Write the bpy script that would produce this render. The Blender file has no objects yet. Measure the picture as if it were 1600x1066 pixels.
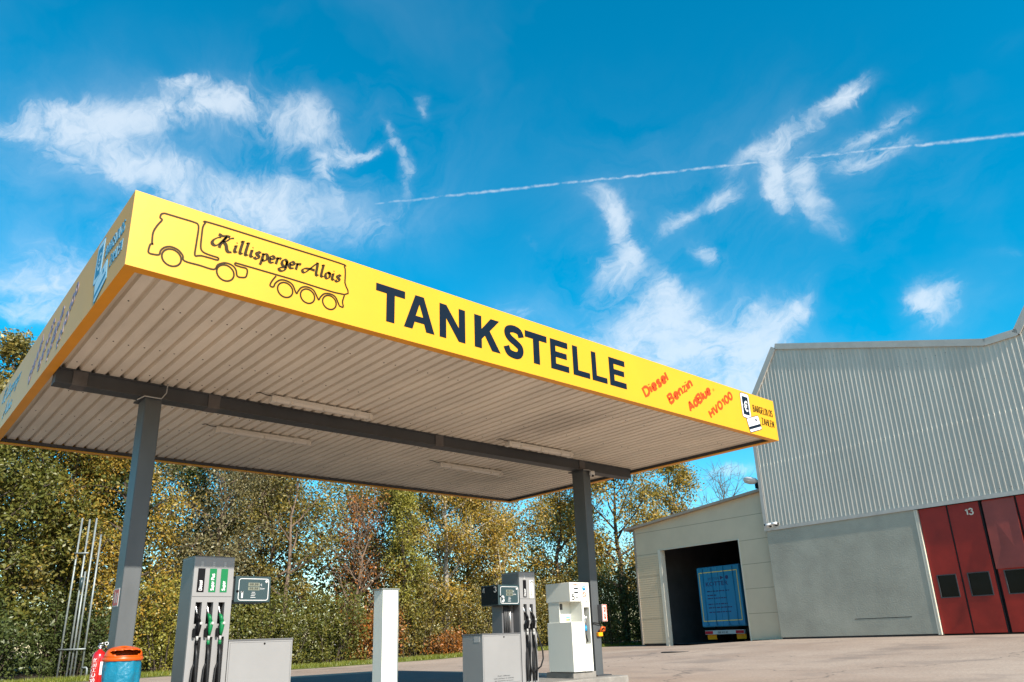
import bpy, bmesh, math, random
import numpy as np
from mathutils import Vector, Matrix
R = math.radians
sc = bpy.context.scene

# ------------------------------------------------------------------ camera
cam_d = bpy.data.cameras.new("camera"); cam = bpy.data.objects.new("camera", cam_d)
sc.collection.objects.link(cam); sc.camera = cam
cam_d.sensor_width = 36.0; cam_d.lens = 36.0 * 1153.3 / 1600.0
cam_d.shift_y = 80.7 / 1600.0
cam_d.clip_start = 0.1; cam_d.clip_end = 2000
rr, uu, ff = Vector((.7513, -.6591, -.0344)), Vector((-.1824, -.2574, .9489)), Vector((.6343, .7066, .3136))
m3 = Matrix((rr, uu, -ff)).transposed().to_4x4(); m3.translation = Vector((-1.3424, -6.4865, 0.85))
cam.matrix_world = m3
CAM = m3.translation.copy()

# ------------------------------------------------------------------ light
to_sun = Vector((-0.105, -1.0, 0.695)).normalized()
sun_d = bpy.data.lights.new("sun", 'SUN'); sun = bpy.data.objects.new("sun", sun_d)
sc.collection.objects.link(sun)
sun_d.energy = 4.7; sun_d.angle = R(0.5); sun_d.color = (1.0, 0.93, 0.82)
sun.rotation_euler = to_sun.to_track_quat('Z', 'Y').to_euler()
SUN_EL = math.asin(to_sun.z); SUN_AZ = math.atan2(to_sun.x, to_sun.y)
sc.view_settings.view_transform = 'Standard'; sc.view_settings.look = 'None'
sc.view_settings.exposure = 0.85; sc.view_settings.gamma = 1.0

# ------------------------------------------------------------------ sky with cirrus
world = bpy.data.worlds.new("World"); sc.world = world; world.use_nodes = True
wn, wl = world.node_tree.nodes, world.node_tree.links
wn.clear()
SKY_STRENGTH = 0.095
def wnode(t, **kw):
    n = wn.new(t)
    for k, v in kw.items(): setattr(n, k, v)
    return n
def wmath(op, a, b=None, c=None, clamp=False):
    n = wnode('ShaderNodeMath', operation=op); n.use_clamp = clamp
    for i, v in enumerate((a, b, c)):
        if v is None: continue
        if isinstance(v, (int, float)): n.inputs[i].default_value = v
        else: wl.new(v, n.inputs[i])
    return n.outputs[0]
def wdot(vec, const):
    n = wnode('ShaderNodeVectorMath', operation='DOT_PRODUCT')
    wl.new(vec, n.inputs[0]); n.inputs[1].default_value = const
    return n.outputs['Value']
sky = wnode('ShaderNodeTexSky', sky_type='NISHITA', sun_disc=False)
sky.sun_elevation = SUN_EL; sky.sun_rotation = SUN_AZ
sky.air_density = 1.0; sky.dust_density = 0.6; sky.ozone_density = 1.6
hs = wnode('ShaderNodeHueSaturation'); hs.inputs['Hue'].default_value = 0.477
hs.inputs['Saturation'].default_value = 1.66; hs.inputs['Value'].default_value = 1.3
wl.new(sky.outputs[0], hs.inputs['Color'])
tc = wnode('ShaderNodeTexCoord')
def px_dir(x, y):
    v = rr * ((x - 800) / 1153.3) + uu * ((613.7 - y) / 1153.3) + ff
    return v.normalized()
D0 = tc.outputs['Generated']
def wnoise(scale, detail, rough, vec, dist=0.0):
    n = wnode('ShaderNodeTexNoise'); n.inputs['Scale'].default_value = scale
    n.inputs['Detail'].default_value = detail; n.inputs['Roughness'].default_value = rough
    n.inputs['Distortion'].default_value = dist
    wl.new(vec, n.inputs['Vector']); return n
def warp(vec, scale, amt, detail=4):
    n = wnoise(scale, detail, 0.6, vec)
    s = wnode('ShaderNodeVectorMath', operation='SUBTRACT'); wl.new(n.outputs['Color'], s.inputs[0]); s.inputs[1].default_value = (.5, .5, .5)
    k = wnode('ShaderNodeVectorMath', operation='SCALE'); wl.new(s.outputs[0], k.inputs[0]); k.inputs['Scale'].default_value = amt
    a = wnode('ShaderNodeVectorMath', operation='ADD'); wl.new(vec, a.inputs[0]); wl.new(k.outputs[0], a.inputs[1])
    return a.outputs[0]
W1 = warp(warp(D0, 3.5, 0.11), 12.0, 0.055, 7)
# cirrus wisps: centre, a second point along the wisp, half width, strength (in tenths of a degree of sky as seen from the yard)
WISPS = [(300,150,390,175,24,1.0),(440,190,520,225,26,1.1),(150,185,330,165,22,.75),(60,215,170,200,30,.7),(0,175,120,165,16,.85),(20,200,140,190,10,.7),(100,250,240,262,14,.6),(520,245,575,232,7,.8),(245,125,300,118,9,.8),(340,280,440,300,28,.75),(240,265,300,290,22,.45),
 (500,255,520,300,9,.7),(550,238,590,228,6,.5),(612,200,640,270,9,.85),(652,150,660,175,8,.55),(640,270,636,310,8,.4),(180,320,330,345,55,.7),(400,310,500,345,40,.75),
 (550,360,640,355,36,.5),(20,485,80,488,10,.9),(20,400,150,440,34,.55),(0,440,120,470,18,.5),(900,300,945,320,16,.5),(950,320,985,370,15,1.0),(985,395,1000,420,18,.7),(930,430,980,420,26,.65),
 (1040,355,1075,332,14,.8),(1110,318,1150,310,11,.8),(1095,385,1125,400,14,.7),(1040,440,1090,520,18,.95),(1000,470,1040,520,30,.4),(1165,262,1275,185,15,.95),(1290,165,1338,140,10,.8),(1290,170,1335,145,9,.6),
 (1215,260,1245,320,15,.7),(1300,235,1395,178,11,.85),(1320,262,1405,228,15,1.0),(1262,262,1310,348,13,.95),(1205,270,1240,325,14,.8),(1240,500,1275,455,14,.85),(1130,530,1240,520,60,.7),(1100,590,1200,560,60,.7),(1020,560,1130,600,50,.6),
 (960,500,1080,540,45,.55),(1440,450,1460,500,20,.9),(1470,455,1515,470,18,.55),(1400,470,1440,460,12,.5),(1100,728,1180,722,7,.8),(830,385,850,400,5,.4),(1540,70,1600,60,14,.12),(800,480,840,490,20,.5),(920,530,980,545,18,.4),(1560,385,1600,380,8,.25)]
tot = None
for (x0, y0, x1, y1, hw, s) in WISPS:
    c = px_dir(x0, y0); e = px_dir(x1, y1); mid = (c + e).normalized()
    U = (e - c); L = U.length * 0.62 + 0.006; U = (U - mid * U.dot(mid)).normalized(); V = mid.cross(U)
    wd = hw * 1.25 / 1153.3
    a = wmath('POWER', wmath('ABSOLUTE', wdot(W1, tuple(U / L))), 2.0)
    b = wdot(W1, tuple(V / wd))
    r2 = wmath('MULTIPLY_ADD', b, b, a)
    g = wmath('MULTIPLY', wmath('POWER', 2.718, wmath('MULTIPLY', r2, -1.0)), s)
    g = wmath('MULTIPLY', g, wmath('GREATER_THAN', wdot(D0, tuple(mid)), 0.0))
    tot = g if tot is None else wmath('ADD', tot, g)
mp_ = wnode('ShaderNodeMapping'); mp_.inputs['Rotation'].default_value = (.3, .5, .9); mp_.inputs['Scale'].default_value = (1.0, .28, 1.0); wl.new(W1, mp_.inputs['Vector'])
n1 = wnoise(9.0, 9, 0.62, W1, 0.8); n2 = wnoise(52.0, 7, 0.62, mp_.outputs[0], 1.6)
mix = wmath('MULTIPLY_ADD', n2.outputs['Fac'], 0.50, wmath('MULTIPLY', n1.outputs['Fac'], 0.75))
strk = wmath('MULTIPLY_ADD', mix, 3.6, -1.55, clamp=True)
body = wmath('MULTIPLY_ADD', mix, 1.9, wmath('MULTIPLY_ADD', wmath('MINIMUM', tot, 1.15), 0.80, -1.47), clamp=True)
n5 = wnoise(15.0, 8, 0.6, mp_.outputs[0], 1.6)
body = wmath('MULTIPLY', body, wmath('MULTIPLY_ADD', n5.outputs['Fac'], 1.9, -0.30, clamp=True))
dens = wmath('MULTIPLY', wmath('MULTIPLY_ADD', body, 0.88, wmath('MULTIPLY', wmath('MULTIPLY', tot, strk), 0.30)), wmath('MULTIPLY', tot, 1.6, clamp=True))
n3 = wnoise(2.2, 5, 0.55, W1)
veil = wmath('MULTIPLY', wmath('MULTIPLY_ADD', n3.outputs['Fac'], 2.2, -1.25, clamp=True), 0.14)
dens = wmath('ADD', dens, veil)
n6 = wnoise(6.5, 9, 0.6, mp_.outputs[0], 1.0); vt = None
for (x0, y0, rx, ry, s) in [(230,225,330,85,.5),(60,430,150,75,.5),(590,335,110,60,.4),(430,330,150,60,.35),(1140,570,170,100,.75),(980,400,110,110,.35),(1250,270,190,90,.3),(900,520,160,60,.4),(1460,470,70,50,.3)]:
    c = px_dir(x0, y0); U = (rr - c*rr.dot(c)).normalized(); V = c.cross(U)
    a = wdot(W1, tuple(U * (1153.3/rx))); b = wdot(W1, tuple(V * (1153.3/ry)))
    g = wmath('MULTIPLY', wmath('POWER', 2.718, wmath('MULTIPLY', wmath('MULTIPLY_ADD', a, a, wmath('MULTIPLY', b, b)), -1.0)), s)
    g = wmath('MULTIPLY', g, wmath('GREATER_THAN', wdot(D0, tuple(c)), 0.0))
    vt = g if vt is None else wmath('ADD', vt, g)
dens = wmath('ADD', dens, wmath('MULTIPLY', vt, wmath('MULTIPLY_ADD', n6.outputs['Fac'], 1.5, -0.62, clamp=True)))
# contrail along a great circle
A, B = px_dir(520, 326), px_dir(1600, 209); N = A.cross(B).normalized()
Wc = warp(D0, 60.0, 0.0045, 3)
dd = wmath('ABSOLUTE', wdot(Wc, tuple(N)))
mid = px_dir(900, 285); along = wdot(D0, tuple(N.cross(mid).normalized()))
prof = wmath('POWER', 2.718, wmath('MULTIPLY', wmath('POWER', wmath('DIVIDE', dd, 0.0016), 2.0), -1.0))
lim = wmath('MULTIPLY', wmath('SMOOTH_MIN', wmath('MULTIPLY_ADD', along, 4.0, 1.55, clamp=True), 1.0, 0.1), wmath('GREATER_THAN', wdot(D0, tuple(mid)), 0.2))
n4 = wnoise(70.0, 4, 0.6, D0)
trail = wmath('MULTIPLY', wmath('MULTIPLY', prof, lim), wmath('MULTIPLY_ADD', n4.outputs['Fac'], 3.0, -0.9, clamp=True))
dens = wmath('MAXIMUM', dens, wmath('MULTIPLY', trail, 0.55))
dens = wmath('SMOOTH_MIN', dens, 0.74, 0.5)
dz = wnode('ShaderNodeSeparateXYZ'); wl.new(D0, dz.inputs[0])
dens = wmath('MULTIPLY', dens, wmath('MULTIPLY_ADD', dz.outputs['Z'], 12.0, 0.3, clamp=True))
mx = wnode('ShaderNodeMix', data_type='RGBA'); wl.new(dens, mx.inputs[0])
wl.new(hs.outputs[0], mx.inputs[6]); mx.inputs[7].default_value = (5.3, 5.8, 6.3, 1)
bg = wnode('ShaderNodeBackground'); bg.inputs['Strength'].default_value = SKY_STRENGTH
wl.new(mx.outputs[2], bg.inputs['Color'])
wo = wnode('ShaderNodeOutputWorld'); wl.new(bg.outputs[0], wo.inputs['Surface'])

# ------------------------------------------------------------------ helpers
col = sc.collection
ORIGIN = {}
def tag(o, label=None, cat=None, group=None, kind=None):
    if label: o['label'] = label
    if cat: o['category'] = cat
    if group: o['group'] = group
    if kind: o['kind'] = kind
    return o
def thing(name, label, cat, loc=(0, 0, 0), group=None):
    o = bpy.data.objects.new(name, None); col.objects.link(o); o.location = loc; o.empty_display_size = .2
    ORIGIN[o.name] = Vector(loc); return tag(o, label, cat, group)
class MB:
    """collects faces in world coordinates"""
    def __init__(s, f=None): s.v = []; s.f = []; s.m = []; s.sm = []; s.fn = f
    def add(s, verts, faces, mi=0, smooth=False, raw=False):
        b = len(s.v)
        if s.fn and not raw: verts = [s.fn(*p) for p in verts]
        s.v += [tuple(p) for p in verts]
        for f in faces: s.f.append(tuple(b + i for i in f)); s.m.append(mi); s.sm.append(smooth)
        return s
    def box(s, x0, x1, y0, y1, z0, z1, mi=0, bev=0.0):
        if bev > 0:
            bm = bmesh.new(); bmesh.ops.create_cube(bm, size=1.0)
            for v in bm.verts: v.co = Vector(((x0 + x1) / 2 + v.co.x * (x1 - x0), (y0 + y1) / 2 + v.co.y * (y1 - y0), (z0 + z1) / 2 + v.co.z * (z1 - z0)))
            bmesh.ops.bevel(bm, geom=bm.edges[:], offset=bev, segments=2, affect='EDGES', profile=.5)
            bm.verts.index_update()
            s.add([v.co[:] for v in bm.verts], [[v.index for v in f.verts] for f in bm.faces], mi); bm.free(); return s
        v = [(x0,y0,z0),(x1,y0,z0),(x1,y1,z0),(x0,y1,z0),(x0,y0,z1),(x1,y0,z1),(x1,y1,z1),(x0,y1,z1)]
        return s.add(v, [(0,3,2,1),(4,5,6,7),(0,1,5,4),(1,2,6,5),(2,3,7,6),(3,0,4,7)], mi)
    def tube(s, pts, rad, n=10, mi=0, caps=True, smooth=True, squash=None):
        pts = [Vector(p) for p in pts]; k = len(pts)
        if not hasattr(rad, '__len__'): rad = [rad] * k
        vs = []; up = None
        for i, p in enumerate(pts):
            d = (pts[min(i + 1, k - 1)] - pts[max(i - 1, 0)]).normalized()
            if up is None: up = Vector((0, 0, 1)) if abs(d.z) < .9 else Vector((1, 0, 0))
            a = d.cross(up).normalized(); b = a.cross(d).normalized(); up = b
            for j in range(n):
                t = 2 * math.pi * j / n; vs.append(p + (a * math.cos(t) + b * math.sin(t)) * rad[i])
        fs = [(i*n+j, i*n+(j+1)%n, (i+1)*n+(j+1)%n, (i+1)*n+j) for i in range(k-1) for j in range(n)]
        if caps: fs += [tuple(range(n))[::-1], tuple((k-1)*n + j for j in range(n))]
        return s.add(vs, fs, mi, smooth)
    def lathe(s, c, prof, n=24, mi=0, axis=(0, 0, 1), sx=1, sy=1, smooth=True):
        c = Vector(c); ax = Vector(axis).normalized(); a = ax.orthogonal().normalized(); b = ax.cross(a)
        if abs(ax.z) > .99: a, b = Vector((1, 0, 0)), Vector((0, 1, 0))
        vs = [c + ax * h + (a * sx * math.cos(2*math.pi*j/n) + b * sy * math.sin(2*math.pi*j/n)) * r for r, h in prof for j in range(n)]
        k = len(prof); fs = [(i*n+j, i*n+(j+1)%n, (i+1)*n+(j+1)%n, (i+1)*n+j) for i in range(k-1) for j in range(n)]
        fs += [tuple(range(n))[::-1], tuple((k-1)*n + j for j in range(n))]
        return s.add(vs, fs, mi, smooth)
    def prism(s, poly, P0, U, V, N, t, mi=0):
        """flat polygon (u,v) in plane P0+uU+vV thickened by t along N"""
        P0, U, V, N = map(Vector, (P0, U, V, N)); k = len(poly)
        vs = [P0 + U*u + V*v for u, v in poly] + [P0 + U*u + V*v + N*t for u, v in poly]
        fs = [tuple(range(k))[::-1], tuple(range(k, 2*k))] + [(i, (i+1)%k, k+(i+1)%k, k+i) for i in range(k)]
        return s.add(vs, fs, mi)
    def stroke(s, pts, w, P0, U, V, N, t=.003, mi=0, pen=None, closed=False, sub=4):
        """ribbon of width w drawn along (u,v) points, smoothed; pen = nib angle for calligraphy"""
        P0, U, V, N = map(Vector, (P0, U, V, N)); p = [Vector(q).to_2d() if len(q) > 2 else Vector((q[0], q[1])) for q in pts]
        q = []
        n = len(p)
        for i in range(n - 1 if not closed else n):
            a, b, c, d = (p[(i-1) % n] if closed or i else p[0]), p[i], p[(i+1) % n], (p[(i+2) % n] if closed or i+2 < n else p[-1])
            for j in range(sub):
                u = j / sub
                q.append(.5*((2*b) + (c-a)*u + (2*a-5*b+4*c-d)*u*u + (3*b-a-3*c+d)*u**3))
        if not closed: q.append(p[-1])
        k = len(q); top = []; 
        for i in range(k):
            a = q[(i-1) % k] if closed or i else q[0]; b = q[(i+1) % k] if closed or i < k-1 else q[-1]
            d = b - a
            d = d.normalized() if d.length > 1e-9 else Vector((1, 0))
            ww = w
            if pen is not None: ww = w * (.3 + .7 * abs(math.sin(math.atan2(d.y, d.x) - pen)))
            nn = Vector((-d.y, d.x)) * ww * .5
            top.append((q[i] + nn, q[i] - nn))
        vs = []
        for a, b in top:
            for h in (0, t): vs += [P0 + U*a.x + V*a.y + N*h, P0 + U*b.x + V*b.y + N*h]
        fs = []
        for i in range(k if closed else k-1):
            a, b = i*4, ((i+1) % k)*4
            fs += [(a+2, a+3, b+3, b+2), (a, a+2, b+2, b), (a+1, b+1, b+3, a+3)]
        if not closed: fs += [(0, 1, 3, 2), ((k-1)*4, (k-1)*4+2, (k-1)*4+3, (k-1)*4+1)]
        return s.add(vs, fs, mi)
    def build(s, name, mats, parent=None, kind=None):
        if not isinstance(mats, (list, tuple)): mats = [mats]
        me = bpy.data.meshes.new(name); org = Vector((0, 0, 0)); root = parent
        if parent is not None:
            while root.parent: root = root.parent
            org = ORIGIN.get(root.name, org)
        me.from_pydata([(x-org.x, y-org.y, z-org.z) for x, y, z in s.v], [], s.f)
        for m in mats: me.materials.append(m)
        me.polygons.foreach_set('material_index', s.m); me.polygons.foreach_set('use_smooth', s.sm)
        bm = bmesh.new(); bm.from_mesh(me); bmesh.ops.recalc_face_normals(bm, faces=bm.faces[:]); bm.to_mesh(me); bm.free()
        me.update()
        o = bpy.data.objects.new(name, me); col.objects.link(o)
        if parent is not None: o.parent = parent
        if kind: o['kind'] = kind
        return o
def text_into(mb, s, P0, U, V, N, w, h, bold=0.0, t=.003, mi=0, fit=True, space=1.0):
    """lettering laid into the rectangle w x h spanned by U and V at P0 (lower left)"""
    cu = bpy.data.curves.new('lettering', 'FONT'); cu.body = s; cu.size = 1; cu.offset = bold; cu.resolution_u = 3; cu.space_character = space
    ob = bpy.data.objects.new('lettering', cu); col.objects.link(ob)
    me = bpy.data.meshes.new_from_object(ob.evaluated_get(bpy.context.evaluated_depsgraph_get()))
    vs = [v.co.copy() for v in me.vertices]; fs = [tuple(p.vertices) for p in me.polygons]
    bpy.data.objects.remove(ob); bpy.data.curves.remove(cu); bpy.data.meshes.remove(me)
    if not vs: return
    x0 = min(v.x for v in vs); x1 = max(v.x for v in vs); y0 = min(v.y for v in vs); y1 = max(v.y for v in vs)
    P0, U, V, N = map(Vector, (P0, U, V, N)); sx = w / (x1 - x0); sy = h / (y1 - y0)
    mb.add([P0 + U*((v.x-x0)*sx) + V*((v.y-y0)*sy) + N*t for v in vs], fs, mi, raw=True)
# plain sans letters drawn as strokes: (advance, [(closed, smooth, points)]), cap height 1, x-height .72
def _o(cx, cy, rx, ry, n=12): return [(cx + rx*math.cos(2*math.pi*k/n), cy + ry*math.sin(2*math.pi*k/n)) for k in range(n)]
SANS = {
 'A': (.70, [(0,0,[(0,0),(.33,1),(.37,1),(.70,0)]), (0,0,[(.13,.32),(.57,.32)])]),
 'B': (.60, [(0,0,[(.0,0),(.0,1),(.34,1),(.50,.93),(.53,.76),(.47,.60),(.34,.54),(.0,.54)]), (0,0,[(.34,.54),(.52,.46),(.58,.28),(.52,.08),(.36,0),(0,0)])]),
 'D': (.62, [(1,0,[(0,0),(0,1),(.30,1),(.50,.90),(.61,.68),(.61,.32),(.50,.10),(.30,0)])]),
 'E': (.50, [(0,0,[(.5,0),(0,0),(0,1),(.5,1)]), (0,0,[(0,.53),(.45,.53)])]),
 'G': (.66, [(0,1,[(.60,.82),(.45,.98),(.25,.98),(.06,.80),(.0,.5),(.06,.2),(.25,.02),(.45,.02),(.62,.16)]), (0,0,[(.62,.08),(.62,.46),(.36,.46)])]),
 'H': (.60, [(0,0,[(0,0),(0,1)]), (0,0,[(.6,0),(.6,1)]), (0,0,[(0,.53),(.6,.53)])]),
 'L': (.46, [(0,0,[(0,1),(0,0),(.46,0)])]),
 'N': (.60, [(0,0,[(0,0),(0,1),(.02,1),(.58,0),(.6,0),(.6,1)])]),
 'O': (.68, [(1,1,_o(.34,.5,.34,.5))]),
 'P': (.54, [(0,0,[(0,0),(0,1),(.34,1),(.50,.93),(.54,.75),(.50,.56),(.34,.48),(0,.48)])]),
 'R': (.58, [(0,0,[(0,0),(0,1),(.34,1),(.50,.93),(.54,.75),(.50,.58),(.34,.50),(0,.50)]), (0,0,[(.32,.50),(.57,0)])]),
 'S': (.54, [(0,1,[(.50,.82),(.40,.96),(.22,1.0),(.05,.90),(.03,.72),(.14,.58),(.38,.48),(.51,.36),(.50,.14),(.34,.01),(.14,.02),(.0,.18)])]),
 'T': (.58, [(0,0,[(0,1),(.58,1)]), (0,0,[(.29,1),(.29,0)])]), 'U': (.58, [(0,1,[(0,1),(0,.6),(.0,.3),(.10,.06),(.29,0),(.48,.06),(.58,.3),(.58,.6),(.58,1)])]),
 'F': (.48, [(0,0,[(0,0),(0,1),(.48,1)]), (0,0,[(0,.53),(.42,.53)])]), 'C': (.6, [(0,1,[(.58,.82),(.42,.98),(.22,.96),(.04,.76),(.0,.5),(.04,.24),(.22,.04),(.42,.02),(.58,.18)])]),
 'V': (.66, [(0,0,[(0,1),(.31,0),(.35,0),(.66,1)])]),
 'Z': (.56, [(0,0,[(.02,1),(.56,1),(.56,.96),(0,.04),(0,0),(.56,0)])]),
 'd': (.50, [(1,1,_o(.24,.36,.24,.36)), (0,0,[(.49,0),(.49,1)])]),
 'e': (.50, [(0,1,[(.02,.38),(.25,.38),(.49,.38),(.45,.60),(.26,.72),(.07,.62),(.0,.36),(.07,.10),(.26,.0),(.46,.12)])]),
 'i': (.02, [(0,0,[(0,0),(0,.72)]), (0,0,[(0,.90),(0,1.0)])]), 'l': (.02, [(0,0,[(0,0),(0,1)])]),
 'n': (.44, [(0,0,[(0,0),(0,.72)]), (0,1,[(.0,.50),(.10,.66),(.24,.72),(.40,.64),(.44,.46),(.44,.2),(.44,.0)])]),
 'p': (.50, [(1,1,_o(.26,.36,.24,.36)), (0,0,[(0,-.28),(0,.72)])]),
 'r': (.28, [(0,0,[(0,0),(0,.72)]), (0,1,[(0,.48),(.10,.66),(.28,.72)])]),
 's': (.42, [(0,1,[(.39,.58),(.28,.71),(.12,.70),(.03,.58),(.09,.44),(.30,.34),(.41,.22),(.34,.04),(.16,.0),(.0,.12)])]),
 'u': (.44, [(0,1,[(0,.72),(0,.45),(.02,.14),(.14,.0),(.30,.04),(.44,.24)]), (0,0,[(.44,0),(.44,.72)])]),
 'z': (.42, [(0,0,[(.02,.70),(.42,.70),(.0,.02),(.44,.02)])]),
 'Ö': (.68, [(1,1,_o(.34,.5,.34,.5)), (0,0,[(.2,1.16),(.2,1.24)]), (0,0,[(.48,1.16),(.48,1.24)])]),
 '-': (.3, [(0,0,[(0,.42),(.3,.42)])]),
 '0': (.56, [(1,1,_o(.28,.5,.28,.5))]), '1': (.30, [(0,0,[(.0,.76),(.14,.84),(.26,1.0),(.26,0)])]),
 '3': (.54, [(0,1,[(.02,.82),(.12,.96),(.30,1.0),(.48,.88),(.46,.66),(.26,.55),(.26,.55),(.50,.42),(.53,.2),(.36,.02),(.14,.02),(.0,.18)])]),
 '4': (.56, [(0,0,[(.42,0),(.42,1),(.38,1),(.0,.30),(.0,.26),(.56,.26)])]),
 '5': (.54, [(0,0,[(.50,1),(.12,1),(.05,.52)]), (0,1,[(.05,.52),(.2,.62),(.40,.60),(.53,.42),(.52,.18),(.34,.01),(.14,.02),(.0,.16)])]),
}
def sans(mb, word, P0, U, V, N, w, h, wt=.17, t=.004, mi=0, gap=.24):
    """heavy sans word fitted into w x h (h = cap height)"""
    U = Vector(U).normalized(); V = Vector(V).normalized(); tot = sum((SANS[c][0] + gap if c != ' ' else .4) for c in word) - gap
    k = (w - wt*h*.9) / tot; x = wt*h*.45
    for c in word:
        if c == ' ': x += .4*k; continue
        a, sts = SANS[c]
        for q_, (cl, sm, pts) in enumerate(sts): mb.stroke([(x + u*k, wt*h*.5 + v*h*(1-wt)) for u, v in pts], wt*h, P0, U, V, N, t=t + .0006*q_, mi=mi, closed=bool(cl), sub=3 if sm else 1)
        x += (a + gap)*k
# ------------------------------------------------------------------ materials
def mat(name, base, rough=.6, metal=0.0, noise=None, bump=None, spec=None, coat=0.0, streak=None):
    """noise=(scale, amount, detail) colour variation; bump=(scale,strength,distance)"""
    m = bpy.data.materials.new(name); m.use_nodes = True; nt = m.node_tree; n = nt.nodes; l = nt.links
    b = n['Principled BSDF']; b.inputs['Base Color'].default_value = (*base, 1); b.inputs['Roughness'].default_value = rough; b.inputs['Metallic'].default_value = metal
    if spec is not None: b.inputs['Specular IOR Level'].default_value = spec
    if coat: b.inputs['Coat Weight'].default_value = coat; b.inputs['Coat Roughness'].default_value = .12
    tcn = n.new('ShaderNodeTexCoord'); src = tcn.outputs['Object']
    if noise:
        t = n.new('ShaderNodeTexNoise'); t.inputs['Scale'].default_value = noise[0]; t.inputs['Detail'].default_value = noise[2] if len(noise) > 2 else 6; t.inputs['Roughness'].default_value = .62
        mp = n.new('ShaderNodeMapping'); l.new(src, mp.inputs['Vector'])
        if streak: mp.inputs['Scale'].default_value = streak
        l.new(mp.outputs[0], t.inputs['Vector'])
        mr = n.new('ShaderNodeMapRange'); mr.inputs[1].default_value = .3; mr.inputs[2].default_value = .7
        mr.inputs[3].default_value = 1 - noise[1]; mr.inputs[4].default_value = 1 + noise[1]; l.new(t.outputs['Fac'], mr.inputs[0])
        v = n.new('ShaderNodeVectorMath'); v.operation = 'SCALE'; v.inputs[0].default_value = base; l.new(mr.outputs[0], v.inputs['Scale'])
        l.new(v.outputs[0], b.inputs['Base Color'])
        m['col'] = 1
    if bump:
        t = n.new('ShaderNodeTexNoise'); t.inputs['Scale'].default_value = bump[0]; t.inputs['Detail'].default_value = 6; l.new(src, t.inputs['Vector'])
        bp = n.new('ShaderNodeBump'); bp.inputs['Strength'].default_value = bump[1]; bp.inputs['Distance'].default_value = bump[2]
        l.new(t.outputs['Fac'], bp.inputs['Height']); l.new(bp.outputs[0], b.inputs['Normal'])
    return m
M = {}
M['yellow'] = mat('yellow_sheet', (.62, .305, .006), .42, noise=(1.2, .04), spec=.38, bump=(1.6, .12, .02))
M['orange'] = mat('orange_yellow_flange', (.78, .31, .003), .45, noise=(3, .06))
M['ink'] = mat('dark_lettering', (.004, .009, .018), .4, spec=.12)
M['line'] = mat('brown_outline', (.035, .022, .006), .4, spec=.12)
M['redtext'] = mat('orange_red_lettering', (.55, .055, .006), .4, spec=.15)
M['violet'] = mat('violet_lettering', (.20, .15, .20), .5)
M['teal'] = mat('teal_print', (.03, .19, .33), .5)
M['white'] = mat('white_print', (.62, .62, .62), .5)
M['deck'] = mat('greige_profiled_sheet', (.74, .655, .54), .6, noise=(2.0, .12, 8), streak=(1, .35, 1))
M['steel'] = mat('anthracite_painted_steel', (.042, .043, .045), .55, noise=(2.5, .16, 8), bump=(30, .1, .005))
M['colm'] = mat('grey_painted_column', (.062, .068, .072), .5, noise=(3.5, .16, 8), streak=(1, 1, .4), bump=(40, .08, .004))
M['darksteel'] = mat('dark_edge_profile', (.045, .045, .048), .6, noise=(4, .2))
M['rust'] = mat('rusty_joint_plate', (.085, .075, .07), .7, noise=(8, .25))
M['silver'] = mat('silver_pump_paint', (.225, .222, .222), .4, noise=(2, .04, 4), spec=.5)
M['grey_and_shade'] = mat('grey_fittings_shade_side', (.10, .10, .105), .45, noise=(2, .05))  # grey fittings, and the painted shade on the towers' left side
M['panelteal'] = mat('dark_teal_front', (.020, .042, .048), .35)
M['black'] = mat('matt_black', (.004, .004, .005), .5, spec=.12)
M['rubber'] = mat('black_rubber', (.008, .008, .009), .45, spec=.4)
M['green'] = mat('green_plastic', (.003, .14, .045), .4, spec=.3)
M['chrome'] = mat('worn_metal', (.55, .55, .55), .3, metal=.9, noise=(10, .15))
M['sticker'] = mat('pale_sticker', (.36, .36, .35), .6)
M['lcd'] = mat('lcd_display', (.16, .17, .13), .3)
M['cabwhite'] = mat('white_cabinet_paint', (.66, .66, .60), .4, noise=(1.5, .03))
M['blue'] = mat('blue_print', (.0, .25, .55), .45)
M['bluebag'] = mat('blue_plastic_bag', (.0, .14, .23), .28, bump=(9, .5, .05), spec=.6)
M['orangelid'] = mat('orange_plastic_lid', (.50, .07, .0), .35)
M['red'] = mat('red_enamel', (.38, .008, .008), .25, coat=.5)
M['redsign'] = mat('red_sign', (.42, .03, .02), .5)
M['concrete'] = mat('concrete_plinth', (.20, .185, .165), .85, noise=(6, .2, 8), bump=(50, .3, .01))
M['galv'] = mat('galvanised_pipe', (.22, .245, .24), .45, metal=.3, noise=(6, .2))
M['lampw'] = mat('cream_lamp_housing', (.64, .58, .49), .5, noise=(5, .1))
M['lens'] = mat('clear_lamp_cover', (.62, .56, .48), .25, spec=.5)
M['amber'] = mat('orange_yellow_plastic', (.85, .33, .0), .4)
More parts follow.
